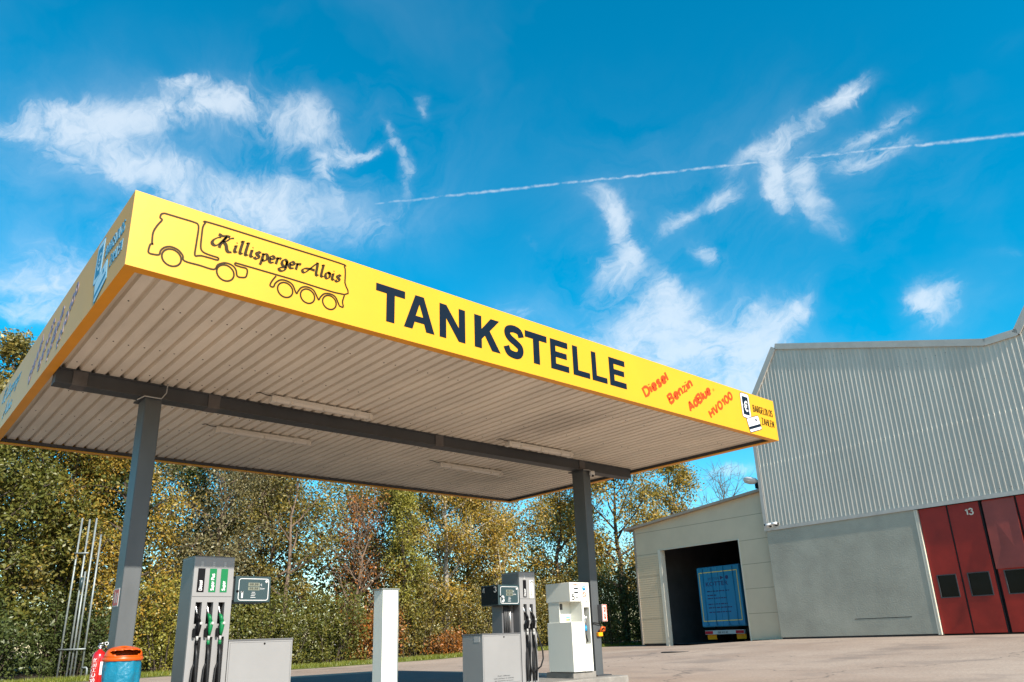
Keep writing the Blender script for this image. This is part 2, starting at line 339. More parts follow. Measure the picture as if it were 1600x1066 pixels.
# ceiling stains: soot patches with a shape of their own
def add_stain(m, spots, amt):
    nt = m.node_tree; n, l = nt.nodes, nt.links; b = n['Principled BSDF']; src = b.inputs['Base Color'].links[0].from_socket
    tcn = n.new('ShaderNodeTexCoord'); tot = None
    wn_ = n.new('ShaderNodeTexNoise'); wn_.inputs['Scale'].default_value = 1.6; wn_.inputs['Detail'].default_value = 5; l.new(tcn.outputs['Object'], wn_.inputs['Vector'])
    for (cx, cy, sx, sy) in spots:
        mp = n.new('ShaderNodeMapping'); mp.inputs['Location'].default_value = (-cx/sx, -cy/sy, 0); mp.inputs['Scale'].default_value = (1/sx, 1/sy, 0)
        l.new(tcn.outputs['Object'], mp.inputs['Vector'])
        le = n.new('ShaderNodeVectorMath'); le.operation = 'LENGTH'; l.new(mp.outputs[0], le.inputs[0])
        g = n.new('ShaderNodeMapRange'); g.interpolation_type = 'SMOOTHSTEP'; g.inputs[1].default_value = 1; g.inputs[2].default_value = 0; l.new(le.outputs['Value'], g.inputs[0])
        if tot is None: tot = g.outputs[0]
        else:
            a = n.new('ShaderNodeMath'); a.operation = 'MAXIMUM'; l.new(tot, a.inputs[0]); l.new(g.outputs[0], a.inputs[1]); tot = a.outputs[0]
    mm = n.new('ShaderNodeMath'); mm.operation = 'MULTIPLY'; l.new(tot, mm.inputs[0]); l.new(wn_.outputs['Fac'], mm.inputs[1])
    m2 = n.new('ShaderNodeMath'); m2.operation = 'MULTIPLY'; m2.inputs[1].default_value = amt * 2; m2.use_clamp = True; l.new(mm.outputs[0], m2.inputs[0])
    mx = n.new('ShaderNodeMix'); mx.data_type = 'RGBA'; l.new(m2.outputs[0], mx.inputs[0]); l.new(src, mx.inputs[6]); mx.inputs[7].default_value = (.10, .07, .05, 1)
    l.new(mx.outputs[2], b.inputs['Base Color'])
add_stain(M['deck'], [(6.9, 1.7, .9, 1.9), (8.6, 5.4, 2.0, 1.7)], .30)

# ------------------------------------------------------------------ ground
def sstep(t): t = max(0, min(1, t)); return t*t*(3-2*t)
def gz(x, y):
    a = sstep((x - 12.5) / 14.0) * .37
    b = 1 - .5 * sstep((y - 9.5) / 6.0)
    return a * b
def grid(xs, ys, zoff=0.0):
    vs = [(x, y, gz(x, y) + zoff) for y in ys for x in xs]; n = len(xs)
    return vs, [(j*n+i, j*n+i+1, (j+1)*n+i+1, (j+1)*n+i) for j in range(len(ys)-1) for i in range(n-1)]
def ground_mat():
    m = bpy.data.materials.new('yard_asphalt'); m.use_nodes = True; nt = m.node_tree; n, l = nt.nodes, nt.links; b = n['Principled BSDF']
    tcn = n.new('ShaderNodeTexCoord'); o = tcn.outputs['Object']
    a = n.new('ShaderNodeTexNoise'); a.inputs['Scale'].default_value = .22; a.inputs['Detail'].default_value = 8; a.inputs['Roughness'].default_value = .65; l.new(o, a.inputs['Vector'])
    f = n.new('ShaderNodeTexNoise'); f.inputs['Scale'].default_value = 18; f.inputs['Detail'].default_value = 5; l.new(o, f.inputs['Vector'])
    cr = n.new('ShaderNodeValToRGB'); e = cr.color_ramp.elements
    e[0].position = .32; e[0].color = (.27, .19, .14, 1); e[1].position = .7; e[1].color = (.40, .305, .235, 1)
    l.new(a.outputs['Fac'], cr.inputs[0])
    mf = n.new('ShaderNodeMix'); mf.data_type = 'RGBA'; mf.blend_type = 'MULTIPLY'; mf.inputs[0].default_value = .5; l.new(cr.outputs[0], mf.inputs[6])
    gr = n.new('ShaderNodeMapRange'); gr.inputs[1].default_value = .3; gr.inputs[2].default_value = .7; gr.inputs[3].default_value = .6; gr.inputs[4].default_value = 1.25; l.new(f.outputs['Fac'], gr.inputs[0])
    l.new(gr.outputs[0], mf.inputs[7])
    # cracks
    wv = n.new('ShaderNodeTexNoise'); wv.inputs['Scale'].default_value = .9; wv.inputs['Detail'].default_value = 5; l.new(o, wv.inputs['Vector'])
    av = n.new('ShaderNodeVectorMath'); av.operation = 'MULTIPLY_ADD'; l.new(wv.outputs['Color'], av.inputs[0]); av.inputs[1].default_value = (1.6, 1.6, 0); l.new(o, av.inputs[2])
    vo = n.new('ShaderNodeTexVoronoi'); vo.feature = 'DISTANCE_TO_EDGE'; vo.inputs['Scale'].default_value = .17; l.new(av.outputs[0], vo.inputs['Vector'])
    mr = n.new('ShaderNodeMapRange'); mr.inputs[1].default_value = .0; mr.inputs[2].default_value = .006; mr.inputs[3].default_value = .75; mr.inputs[4].default_value = 0; l.new(vo.outputs['Distance'], mr.inputs[0])
    mc = n.new('ShaderNodeMix'); mc.data_type = 'RGBA'; l.new(mr.outputs[0], mc.inputs[0]); l.new(mf.outputs[2], mc.inputs[6]); mc.inputs[7].default_value = (.07, .055, .045, 1)
    # oil stain patches
    st = n.new('ShaderNodeTexNoise'); st.inputs['Scale'].default_value = .5; st.inputs['Detail'].default_value = 7; l.new(av.outputs[0], st.inputs['Vector'])
    sr = n.new('ShaderNodeMapRange'); sr.inputs[1].default_value = .55; sr.inputs[2].default_value = .68; sr.inputs[3].default_value = 0; sr.inputs[4].default_value = .55; l.new(st.outputs['Fac'], sr.inputs[0])
    ms = n.new('ShaderNodeMix'); ms.data_type = 'RGBA'; l.new(sr.outputs[0], ms.inputs[0]); l.new(mc.outputs[2], ms.inputs[6]); ms.inputs[7].default_value = (.15, .115, .095, 1)
    l.new(ms.outputs[2], b.inputs['Base Color']); b.inputs['Roughness'].default_value = .85
    bp = n.new('ShaderNodeBump'); bp.inputs['Strength'].default_value = .4; bp.inputs['Distance'].default_value = .02; l.new(f.outputs['Fac'], bp.inputs['Height']); l.new(bp.outputs[0], b.inputs['Normal'])
    return m
M['yard'] = ground_mat()
M['shade_asphalt'] = mat('shade_dark_asphalt', (.09, .085, .085), .85, noise=(3, .2, 8), bump=(60, .3, .01))  # darker surface that deepens the canopy's shadow by colour
M['grass'] = mat('grass_ground', (.12, .135, .02), .9, noise=(2.5, .35, 8), bump=(30, .5, .05))
M['soil'] = mat('dark_leaf_litter', (.05, .035, .02), .95, noise=(4, .4, 8), bump=(20, .5, .05))
xs = [-400, -150, -60, -20] + [x*1.0 for x in range(-10, 50)] + [60, 90, 200, 400]
ys = [-300, -100, -40, -15] + [y*1.0 for y in range(-10, 45)] + [60, 90, 200, 400]
g = MB(); g.add(*grid(xs, ys), smooth=True); g.build('ground', M['yard'], kind='structure')
def edge_y(x):      # front edge of the verge
    return 20.25 + .35*math.sin(x*.35) + .25*math.sin(x*.9+1) - max(0, 9 - x)*.12
vs = []; xs2 = [-30 + i*1.0 for i in range(112)]
g = MB()
for x in xs2:
    e = edge_y(x)
    for k, y in enumerate((e, e + .5, e + 1.4, e+2.6)): vs.append((x, y, gz(x, y) + .004 + [0, .03, .05, .06][k]))
g.add(vs, [(i*4+k, i*4+4+k, i*4+5+k, i*4+1+k) for i in range(len(xs2)-1) for k in range(3)], smooth=True)
g.build('grass_verge', M['grass'], kind='structure')
g = MB(); vs = []
for x in xs2:
    e = edge_y(x)
    for k, y in enumerate((e + 2.5, e + 8, 60)): vs.append((x, y, gz(x, y) + .07 + .1*k))
g.add(vs, [(i*3+k, i*3+3+k, i*3+4+k, i*3+1+k) for i in range(len(xs2)-1) for k in range(2)], smooth=True)
g.build('woodland_floor', M['soil'], kind='structure')
g = MB(); g.add([(-8, 5.2, .004), (10.6, 5.2, .004), (11.6, 13.2, .004), (-8, 13.2, .004)], [(0, 1, 2, 3)]); g.build('forecourt_shade', M['shade_asphalt'], kind='structure')  # dark sheet kept to the canopy's shadow zone; its colour deepens that shade
g = MB(); g.box(.5, 9.62, 2.85, 4.1, -.05, .12, bev=.02); g.build('pump_island_kerb', M['concrete'], kind='structure')
# dark inspection cover in the yard
g = MB(); g.lathe((19.6, 9.3, gz(19.6, 9.3)+.004), [(.46, 0), (.45, .008), (.40, .008), (.39, .004)], n=32); o = g.build('manhole_cover', mat('cast_iron', (.05, .045, .04), .6, noise=(30, .3)))
tag(o, 'round dark manhole cover set in the yard between pumps and garage', 'manhole cover')

# ------------------------------------------------------------------ canopy
ZB, ZT, W, D = 4.05, 4.80, 10.93, 7.43
can = thing('station_canopy', 'yellow filling station canopy with ribbed ceiling on two grey steel columns', 'canopy', (0, 0, 0))
FT = .03; FL = .11
def fascia(x0, y0, x1, y1, nx, ny):
    mb = MB()
    ex = Vector((x1-x0, y1-y0, 0)); L = ex.length; ex.normalize(); nn = Vector((nx, ny, 0))
    def P(a, b, z): return tuple(Vector((x0, y0, 0)) + ex*a - nn*b + Vector((0, 0, z)))
    v = [P(a, b, z) for a in (0, L) for b, z in ((0, ZB), (0, ZT), (FL, ZT), (FL, ZT-.02), (FT, ZT-.02), (FT, ZB+.012), (FL, ZB+.012), (FL, ZB))]
    mit = []
    for i, p in enumerate(v):      # mitred ends
        b = [0, 0, FL, FL, FT, FT, FL, FL][i % 8]; s = 1 if i < 8 else -1
        mit.append(tuple(Vector(p) + ex * b * s))
    fs = [(i, (i+1) % 8, 8+(i+1) % 8, 8+i) for i in range(8)]
    mb.add(mit, fs[:7], 0); mb.f.append(tuple(fs[7])); mb.m.append(1); mb.sm.append(False)
    return mb.build('fascia', [M['yellow'], M['orange']], can)
f_front = fascia(0, 0, W, 0, 0, -1); f_left = fascia(0, D, 0, 0, -1, 0); f_right = fascia(W, 0, W, D, 1, 0); f_back = fascia(W, D, 0, D, 0, 1)
tag(f_front, 'sunlit front fascia with the word TANKSTELLE'); tag(f_left, 'shaded end fascia with payment symbols')
# corrugated ceiling sheet, ribs run front to back
mb = MB(); pitch = .1625; x = .035; prof = [(.035, 4.172)]
xe = W - .035
while x < xe:
    for dx, z in ((.000, 4.172), (.012, 4.122), (.118, 4.122), (.130, 4.172)):
        if x+dx < xe and x + dx > .036: prof.append((x+dx, z))
    x += pitch
prof.append((xe, 4.172))
ya, yb = .035, D-.035; n = len(prof); ysg = [ya + (yb-ya)*k/8 for k in range(9)]
vs = [(px_, y, pz) for y in ysg for px_, pz in prof] + [(px_, y, pz+.006) for y in ysg for px_, pz in prof]
nn = n*9
mb.add(vs, [(k*n+i, k*n+i+1, (k+1)*n+i+1, (k+1)*n+i) for k in range(8) for i in range(n-1)] + [(nn+k*n+i, nn+k*n+i+1, nn+(k+1)*n+i+1, nn+(k+1)*n+i) for k in range(8) for i in range(n-1)])
ceil = mb.build('ceiling_sheet', M['deck'], can)
mb = MB(); rnd = random.Random(3)     # screw heads
k = 0; x = .035
while x < xe - .2:
    for yy in (.9, 2.1, 3.0, 4.2, 5.4, 6.5):
        if rnd.random() < (.75 if x < 3 else .35): mb.lathe((x + .07, yy + rnd.uniform(-.02, .02), 4.1255), [(.009, 0), (.009, -.006), (.004, -.010)], n=6)
    x += pitch
mb.build('screw', M['black'], ceil, kind='stuff')
# top roof sheet so that the canopy is closed
mb = MB(); mb.box(.12, W-.12, .12, D-.12, 4.66, 4.70); mb.build('roof_sheet', M['galv'], can)
for (a, b, c, d) in ((.04, W-.04, D-.115, D-.036), (.036, .10, .04, D-.12), (W-.10, W-.036, .04, D-.12), (.11, W-.11, .036, .10)):
    mb = MB(); mb.box(a, b, c, d, ZB+.016, 4.119); mb.build('edge_beam', M['darksteel'], can)
# main beam, I section
mb = MB(); x0b, x1b, yc = .12, 10.72, 3.40
for bx in ((yc-.11, yc+.11, 3.925, 3.945), (yc-.11, yc+.11, 4.100, 4.120)): mb.box(x0b, x1b, *bx)
mb.box(x0b, x1b, yc-.095, yc+.095, 3.946, 4.099)
beam = mb.build('main_beam', M['steel'], can)
for xj in (1.92, 5.68, 9.15, .30):
    mb = MB(); mb.box(xj, xj+.16, yc-.114, yc+.114, 3.921, 4.105, bev=.003); mb.build('joint_plate', M['rust'], beam)
M['paint_grey_low'] = M['colm']
for xc in (1.13, 9.20):
    mb = MB(); mb.box(xc, xc+.20, 3.25, 3.56, .12, 3.918, bev=.012); c_ = mb.build('column', M['colm'], can)
    mb = MB(); mb.box(xc-.05, xc+.25, 3.20, 3.61, 3.905, 3.9245); mb.build('end_plate', M['steel'], c_); mb = MB(); mb.box(xc-.09, xc+.29, 3.14, 3.67, .121, .14); mb.build('base_plate', M['steel'], c_)
# conduit running down column heads
mb = MB(); mb.tube([(1.36, 3.20, 4.11), (1.355, 3.20, 3.99), (1.30, 3.19, 3.90), (1.10, 3.19, 3.90), (1.02, 3.20, 3.84)], .008, n=6); mb.build('cable', M['sticker'], can)
mb = MB(); mb.tube([(9.15, 3.19, 3.90), (9.30, 3.19, 3.915), (9.42, 3.2, 3.90)], .007, n=6); mb.build('cable', M['sticker'], can)

# --- lettering on the front fascia
FP, FU, FV, FN = (0, -.0005, 0), (1, 0, 0), (0, 0, 1), (0, -1, 0)
def P2(mb, poly, t=.004, mi=0, P=FP, U=FU, V=FV, N=FN): mb.prism(poly, P, U, V, N, t, mi)
def sh(poly, x, w, z0=4.21, z1=4.64): return [(x + u*w, z0 + v*(z1-z0)) for u, v in poly]
mb = MB(); st = .235
LET = {'T': [[(0,.79),(0,1),(1,1),(1,.79),(.64,.79),(.64,0),(.36,0),(.36,.79)]],
 'L': [[(0,0),(0,1),(.30,1),(.30,.19),(1,.19),(1,0)]],
 'E': [[(0,0),(0,1),(.97,1),(.97,.80),(.28,.80),(.28,.61),(.90,.61),(.90,.42),(.28,.42),(.28,.20),(1,.20),(1,0)]],
 'N': [[(0,0),(0,1),(.26,1),(.75,.40),(.75,1),(1,1),(1,0),(.74,0),(.25,.61),(.25,0)]],
 'K': [[(0,0),(0,1),(.27,1),(.27,.60),(.64,1),(.98,1),(.59,.60),(1,0),(.67,0),(.40,.42),(.27,.29),(.27,0)]],
 'A': [[(0,0),(.36,1),(.64,1),(.70,.835),(.50,.78),(.50,.77),(.37,.41),(.63,.41),(.50,.77),(.50,.78),(.70,.835),(1,0),(.72,0),(.66,.21),(.34,.21),(.28,0)]]}
LET['A'] = [[(0,0),(.36,1),(.5,1),(.5,.76),(.375,.40),(.5,.40),(.5,.22),(.345,.22),(.275,0)], [(1,0),(.725,0),(.655,.22),(.5,.22),(.5,.40),(.625,.40),(.5,.76),(.5,1),(.64,1)]]
adv = [('T',2.51,.42),('A',2.90,.50),('N',3.45,.42),('K',3.99,.47),('S',4.47,.43),('T',4.94,.42),('E',5.43,.37),('L',5.88,.35),('L',6.25,.35),('E',6.36+.0,.37)]
xs_ = [2.51, 2.92, 3.45, 3.98, 4.49, 4.93, 5.42, 5.83, 6.20, 6.36]
widths = {'T':.44,'A':.50,'N':.44,'K':.46,'S':.42,'E':.38,'L':.35}
word = 'TANKSTELLE'; tw = sum(widths[c] for c in word); gap = (6.74-2.51-tw)/9; XS = [(2.51,2.89),(2.88,3.30),(3.375,3.755),(3.90,4.31),(4.36,4.71),(4.74,5.13),(5.195,5.535),(5.62,5.95),(6.00,6.31),(6.37,6.73)]
for c, (xx, xr) in zip(word, XS):
    w = xr - xx
    if c == 'S':
        sp = [(.93,.70),(.82,.86),(.5,.905),(.2,.84),(.15,.70),(.3,.58),(.6,.48),(.84,.37),(.86,.22),(.72,.11),(.48,.09),(.2,.14),(.07,.31)]
        mb.stroke([(xx+.02 + (u*.9+.03)*w*.96, 4.205 + v*.44) for u, v in sp], .098, FP, FU, FV, FN, t=.004)
    else:
        for poly in LET[c]: P2(mb, sh(poly, xx, w))
mb.build('lettering', M['ink'], f_front)
# truck outline
mb = MB(); LW = .017
cab = [(0.265,4.659),(0.40,4.662),(0.535,4.664),(0.567,4.650),(0.575,4.60),(0.570,4.45),(0.568,4.33),(0.60,4.333),(0.63,4.342),(0.70,4.345),(0.778,4.347),(0.784,4.373)]
front = [(0.265,4.659),(0.238,4.640),(0.232,4.60),(0.25,4.584),(0.215,4.51),(0.19,4.43),(0.192,4.331),(0.201,4.318),(0.180,4.306),(0.171,4.241),(0.180,4.219),(0.208,4.217),(0.262,4.230),(0.272,4.276),(0.302,4.318),(0.353,4.342),(0.417,4.332),(0.463,4.289),(0.483,4.240),(0.62,4.239),(0.752,4.239),(0.785,4.299),(0.849,4.340),(0.918,4.337),(0.958,4.301),(0.976,4.240),(1.02,4.238),(1.062,4.262),(1.064,4.342),(1.00,4.346),(0.948,4.350),(0.945,4.373)]
tr = [(0.784,4.373),(0.680,4.376),(0.630,4.392),(0.612,4.436),(0.610,4.55),(0.612,4.64),(0.63,4.69),(0.672,4.712),(1.3,4.722),(2.055,4.733),(2.110,4.710),(2.124,4.65),(2.125,4.52),(2.124,4.381),(1.5,4.377),(0.945,4.373)]
rear = [(1.36,4.361),(1.322,4.293),(1.306,4.245),(1.320,4.230),(1.345,4.240),(1.358,4.28),(1.404,4.330),(1.469,4.343),(1.536,4.320),(1.575,4.25),(1.59,4.236),(1.605,4.27),(1.64,4.320),(1.70,4.342),(1.77,4.326),(1.82,4.25),(1.835,4.236),(1.85,4.27),(1.89,4.32),(1.955,4.340),(2.02,4.322),(2.065,4.245),(2.08,4.231),(2.116,4.233),(2.106,4.293),(2.125,4.371)]
for p in (cab, front, tr, rear): mb.stroke(p, LW, FP, FU, FV, FN, t=.003)
for cx, cz, r in ((.37,4.236,.084),(.862,4.237,.082),(1.465,4.238,.080),(1.708,4.240,.078),(1.955,4.240,.078)):
    mb.stroke([(cx + r*math.cos(a*math.pi/8), cz + r*math.sin(a*math.pi/8)) for a in range(16)], LW, FP, FU, FV, FN, t=.003, closed=True)
mb.build('truck_outline', M['line'], f_front)
# script name, drawn with a broad nib: cap height 1, x-height .5
G = {
 'K': (1.15, [[(.30,.80),(.10,.70),(-.10,.45),(-.12,.22),(.05,.10),(.25,.22),(.42,.55),(.55,.85),(.62,.98)], [(.10,.98),(.35,.92),(.60,1.0),(.82,.98)], [(.62,.98),(.50,.60),(.38,.25),(.36,.02)], [(1.05,1.0),(.85,.88),(.66,.62),(.48,.50)], [(.52,.50),(.70,.35),(.82,.05),(.95,-.10),(1.15,-.05)]]),
 'i': (.26, [[(0,.42),(.09,.5),(.08,.3),(.08,.12),(.14,.02),(.26,.1)], [(.08,.70),(.12,.74)]]),
 'l': (.28, [[(0,.85),(.10,.98),(.09,.6),(.09,.15),(.15,.02),(.28,.1)]]),
 's': (.36, [[(.32,.44),(.20,.52),(.08,.42),(.14,.30),(.28,.20),(.26,.05),(.12,-.02),(.0,.07)]]),
 'p': (.44, [[(.0,.42),(.09,.5),(.09,.2),(.08,-.15),(.05,-.38)], [(.09,.38),(.24,.52),(.38,.40),(.38,.14),(.24,.0),(.10,.06)]]),
 'e': (.38, [[(.06,.26),(.28,.30),(.32,.42),(.20,.52),(.06,.40),(.04,.16),(.16,.0),(.36,.08)]]),
 'r': (.34, [[(.0,.42),(.09,.5),(.09,.25),(.08,.0)], [(.09,.34),(.20,.50),(.34,.46)]]),
 'g': (.46, [[(.34,.42),(.20,.52),(.06,.40),(.05,.16),(.18,.04),(.34,.14),(.36,.46)], [(.36,.46),(.37,.0),(.30,-.30),(.08,-.40),(-.06,-.28),(.05,-.15),(.38,-.02)]]),
 'A': (.98, [[(.70,.98),(.50,.72),(.22,.30),(.0,.0),(-.16,-.02),(-.22,.14),(-.05,.30),(.3,.36),(.62,.34)], [(.70,1.02),(.74,.6),(.76,.15),(.84,.0),(.96,.1)]]),
 'o': (.42, [[(.20,.50),(.06,.38),(.06,.12),(.20,.0),(.35,.14),(.34,.40),(.20,.50),(.28,.44),(.42,.46)]]),
}
def script(mb, s, x, z, size, wgt, P, U, V, N):
    for ch in s:
        if ch == ' ': x += .34*size; continue
        a, sts = G[ch]
        for st_ in sts: mb.stroke([(x + (u + v*.10)*size, z + v*size) for u, v in st_], wgt*size, P, U, V, N, t=.003, pen=R(40), sub=3)
        x += (a + .07)*size
    return x
mb = MB(); end = script(mb, 'Killisperger Alois', 0, 0, 1, .12, FP, FU, FV, FN)
mb = MB(); s_ = (2.075-.725)/end
# stretch letters vertically to the measured height: use a scaled V vector
mb2 = MB()
script(mb2, 'Killisperger Alois', 0, 0, 1, .235, (.725, -.0005, 4.475), (s_, 0, 0.004), (s_*.06, 0, .150), (0, -1, 0))
mb2.build('company_name', M['line'], f_front)
# fuels, slanted upwards
def fuels(par, P, sgn, m, reg):
    for s, (u, z), (u2, z2), h in (('Diesel', (7.16,4.155), (7.79,4.56), .175), ('Benzin', (7.76,4.155), (8.43,4.585), .175), ('AdBlue', (8.27,4.12), (8.94,4.565), .175), ('HVO100', (8.84,4.11), (9.59,4.60), .16)):
        b = Vector((u2-u, 0, z2-z)); L = b.length; b.normalize(); v = Vector((-b.z*.95, 0, b.x)).normalized(); mbx = MB()
        bu = Vector(reg(b.x, b.z)); vu = Vector(reg(v.x, v.z)); sans(mbx, s, reg(u, z, P), bu, vu, reg(0, 0, None, True), L, h, wt=.25); mbx.build('fuel_name', m, par)
def reg_front(u, z, P=None, n=False):
    if n: return (0, -1, 0)
    return (u, -.0005, z) if P is not None else (u, 0, z)
fuels(f_front, 1, 1, M['redtext'], reg_front)
def reg_left(u, z, P=None, n=False):     # mirrored set on the end fascia: u of the front maps to y = W - u
    if n: return (-1, 0, 0)
    return (-.0005, 11.55 - u, z) if P is not None else (0, -u, z)
fuels(f_left, 1, 1, M['violet'], reg_left)
mb = MB(); text_into(mb, '®', (8.98, -.0005, 4.62), (1, 0, 0), (0, 0, 1), (0, -1, 0), .04, .05, t=.004); mb.build('trademark_sign', M['redtext'], f_front)
def rrect(x0, x1, z0, z1, r, n=4):
    out = []
    for cx, cz, a0 in ((x1-r, z0+r, -90), (x1-r, z1-r, 0), (x0+r, z1-r, 90), (x0+r, z0+r, 180)):
        for k in range(n+1): a = R(a0 + 90*k/n); out.append((cx + r*math.cos(a), cz + r*math.sin(a)))
    return out
def rot2(poly, c, ang):
    ca, sa = math.cos(ang), math.sin(ang); return [(c[0] + (u-c[0])*ca - (v-c[1])*sa, c[1] + (u-c[0])*sa + (v-c[1])*ca) for u, v in poly]
def payment(par, o, U, N, dark, lite, tm):
    o = Vector(o); U = Vector(U); V = Vector((0, 0, 1)); N = Vector(N)
    mbx = MB()
    def q(poly, t, mi): mbx.prism(poly, o, U, V, N, t, mi)
    q(rrect(-.012, .272, .238, .702, .05), .002, 1); q(rrect(.0, .26, .25, .69, .04), .003, 0); q(rrect(.035, .225, .30, .635, .01), .004, 1)
    text_into(mbx, '€', o + U*.07 + V*.36, U, V, N, .125, .20, bold=.02, t=.005, mi=0)
    c = (.33, .17); ang = R(17)
    q(rot2(rrect(.118, .542, .038, .302, .03), c, ang), .0052, 1); q(rot2(rrect(.13, .53, .05, .29, .025), c, ang), .0060, 0)
    q(rot2([(.131, .095), (.529, .095), (.529, .145), (.131, .145)], c, ang), .0068, 1); q(rot2([(.40, .205), (.45, .205), (.45, .25), (.40, .25)], c, ang), .0068, 1)
    mbx.build('payment_symbol', [lite, dark], par)
    mbt = MB()
    sans(mbt, 'BARGELDLOS', o + U*.36 + V*.40, U, V, N, .66, .135, wt=.13, gap=.3); mbt.build('lettering', tm, par); mbt = MB(); sans(mbt, 'ZAHLEN', o + U*.60 + V*.20, U, V, N, .42, .135, wt=.13, gap=.3)
    mbt.build('lettering', tm, par)
payment(f_front, (9.82, -.0005, 4.07), (1, 0, 0), (0, -1, 0), M['ink'], M['white'], M['line'])
payment(f_left, (-.0005, 1.22, 4.07), (0, -1, 0), (-1, 0, 0), M['teal'], mat('pale_blue_print', (.42, .62, .72), .5), M['teal'])
mb = MB(); script(mb, 'Killisperger', 0, 0, 1, .12, (-.0005, 6.75, 4.50), (0, -.26, 0), (0, -.02, .20), (-1, 0, 0))
script(mb, 'Alois', 0, 0, 1, .12, (-.0005, 6.35, 4.20), (0, -.26, 0), (0, -.02, .20), (-1, 0, 0)); mb.build('company_name', M['teal'], f_left)

# ------------------------------------------------------------------ canopy lamps
def lamp(x, y, label):
    t = thing('fluorescent_lamp', label, 'ceiling lamp', (x, y, 4.12), 'fluorescent lamps under the canopy ceiling')
    mb = MB(); mb.box(x-.78, x+.78, y-.055, y+.055, 4.060, 4.100, bev=.006); mb.box(x-.6, x-.5, y-.03, y+.03, 4.1005, 4.1215); mb.box(x+.5, x+.6, y-.03, y+.03, 4.1005, 4.1215)
    for e in (-.79, .73): mb.box(x+e, x+e+.06, y-.06, y+.06, 4.005, 4.085, bev=.006)
    mb.build('housing', M['lampw'], t)
    mb = MB(); n = 10; vs = []
    for xe_ in (x-.73, x+.73):
        for k in range(n+1): a = math.pi*k/n; vs.append((xe_, y + .052*math.cos(a), 4.059 - .045*math.sin(a)))
    mb.add(vs, [(k, k+1, n+2+k, n+1+k) for k in range(n)] + [tuple(range(n+1)), tuple(range(n+1, 2*n+2))], smooth=False); mb.build('cover', M['lens'], t)
    for e in (-.5, 0, .5): mb = MB(); mb.box(x+e-.012, x+e+.012, y-.058, y+.058, 4.010, 4.07); mb.build('clip', M['lampw'], t)
    mb = MB(); mb.tube([(x-.78, y, 4.10), (x-.87, y-.03, 4.09), (x-.95, y-.02, 4.11), (x-.97, y+.06, 4.12)], .006, n=6); mb.build('cable', M['black'], t)
lamp(3.39, 2.86, 'long ceiling lamp before the beam, nearest the truck drawing'); lamp(3.35, 4.77, 'long ceiling lamp behind the beam, nearer the left column')
lamp(7.73, 2.91, 'long ceiling lamp before the beam, near the right column'); lamp(7.70, 4.90, 'long ceiling lamp behind the beam, in the right half of the ceiling')

# ------------------------------------------------------------------ fuel pumps
def nozzle(par, x, y, z, body, cuffs):
    """hand nozzle hung in its recess; x centre of recess, z top of recess"""
    mb = MB(); p = lambda dx, dy, dz: (x+dx, y+dy, z+dz)
    mb.tube([p(.0, -.035, -.19), p(.004, -.045, -.25), p(.003, -.04, -.31), p(0, -.03, -.37)], [.022, .030, .024, .018], n=10)
    mb.tube([p(.0, -.04, -.20), p(-.008, -.02, -.14), p(-.018, .01, -.11)], [.026, .022, .014], n=10)
    nz = mb.build('nozzle', body, par)
    mb = MB(); mb.tube([p(-.012, .0, -.12), p(-.022, .01, -.08), p(-.030, .02, -.03), p(-.033, .035, .0)], [.011, .010, .009, .009], n=8); mb.build('spout', M['chrome'], nz)
    mb = MB(); mb.tube([p(-.028, -.045, -.22), p(-.036, -.06, -.29), p(-.024, -.05, -.35), p(-.004, -.04, -.37)], .006, n=6); mb.box(x-.058, x-.03, y-.055, y-.012, z-.385, z-.28, bev=.008); mb.build('trigger_guard', M['black'], nz)
    mb = MB(); mb.lathe(p(.018, -.07, -.225), [(.018, 0), (.018, .008), (.014, .010)], n=16, axis=(0, -1, 0)); mb.build('badge', M['sticker'], nz)
    mb = MB(); mb.tube([p(0, -.03, -.37), p(0, -.03, -.425)], .016, n=10, mi=0); mb.tube([p(0, -.03, -.425), p(0, -.03, -.475)], .019, n=10, mi=1); mb.build('coupling', [M['sticker'], cuffs], nz)
    mb = MB(); mb.tube([p(0, -.03, -.475), p(.004, -.05, -.6), p(.012, -.055, -.8), p(.02, -.05, -1.0), p(.02, -.03, -1.2)], .016, n=8)
    mb.tube([p(-.03, -.02, -1.2), p(-.034, -.025, -.95), p(-.02, -.012, -.75), p(.03, -.012, -.6), p(.035, .03, -.48)], .013, n=8); mb.build('hose', M['rubber'], par)
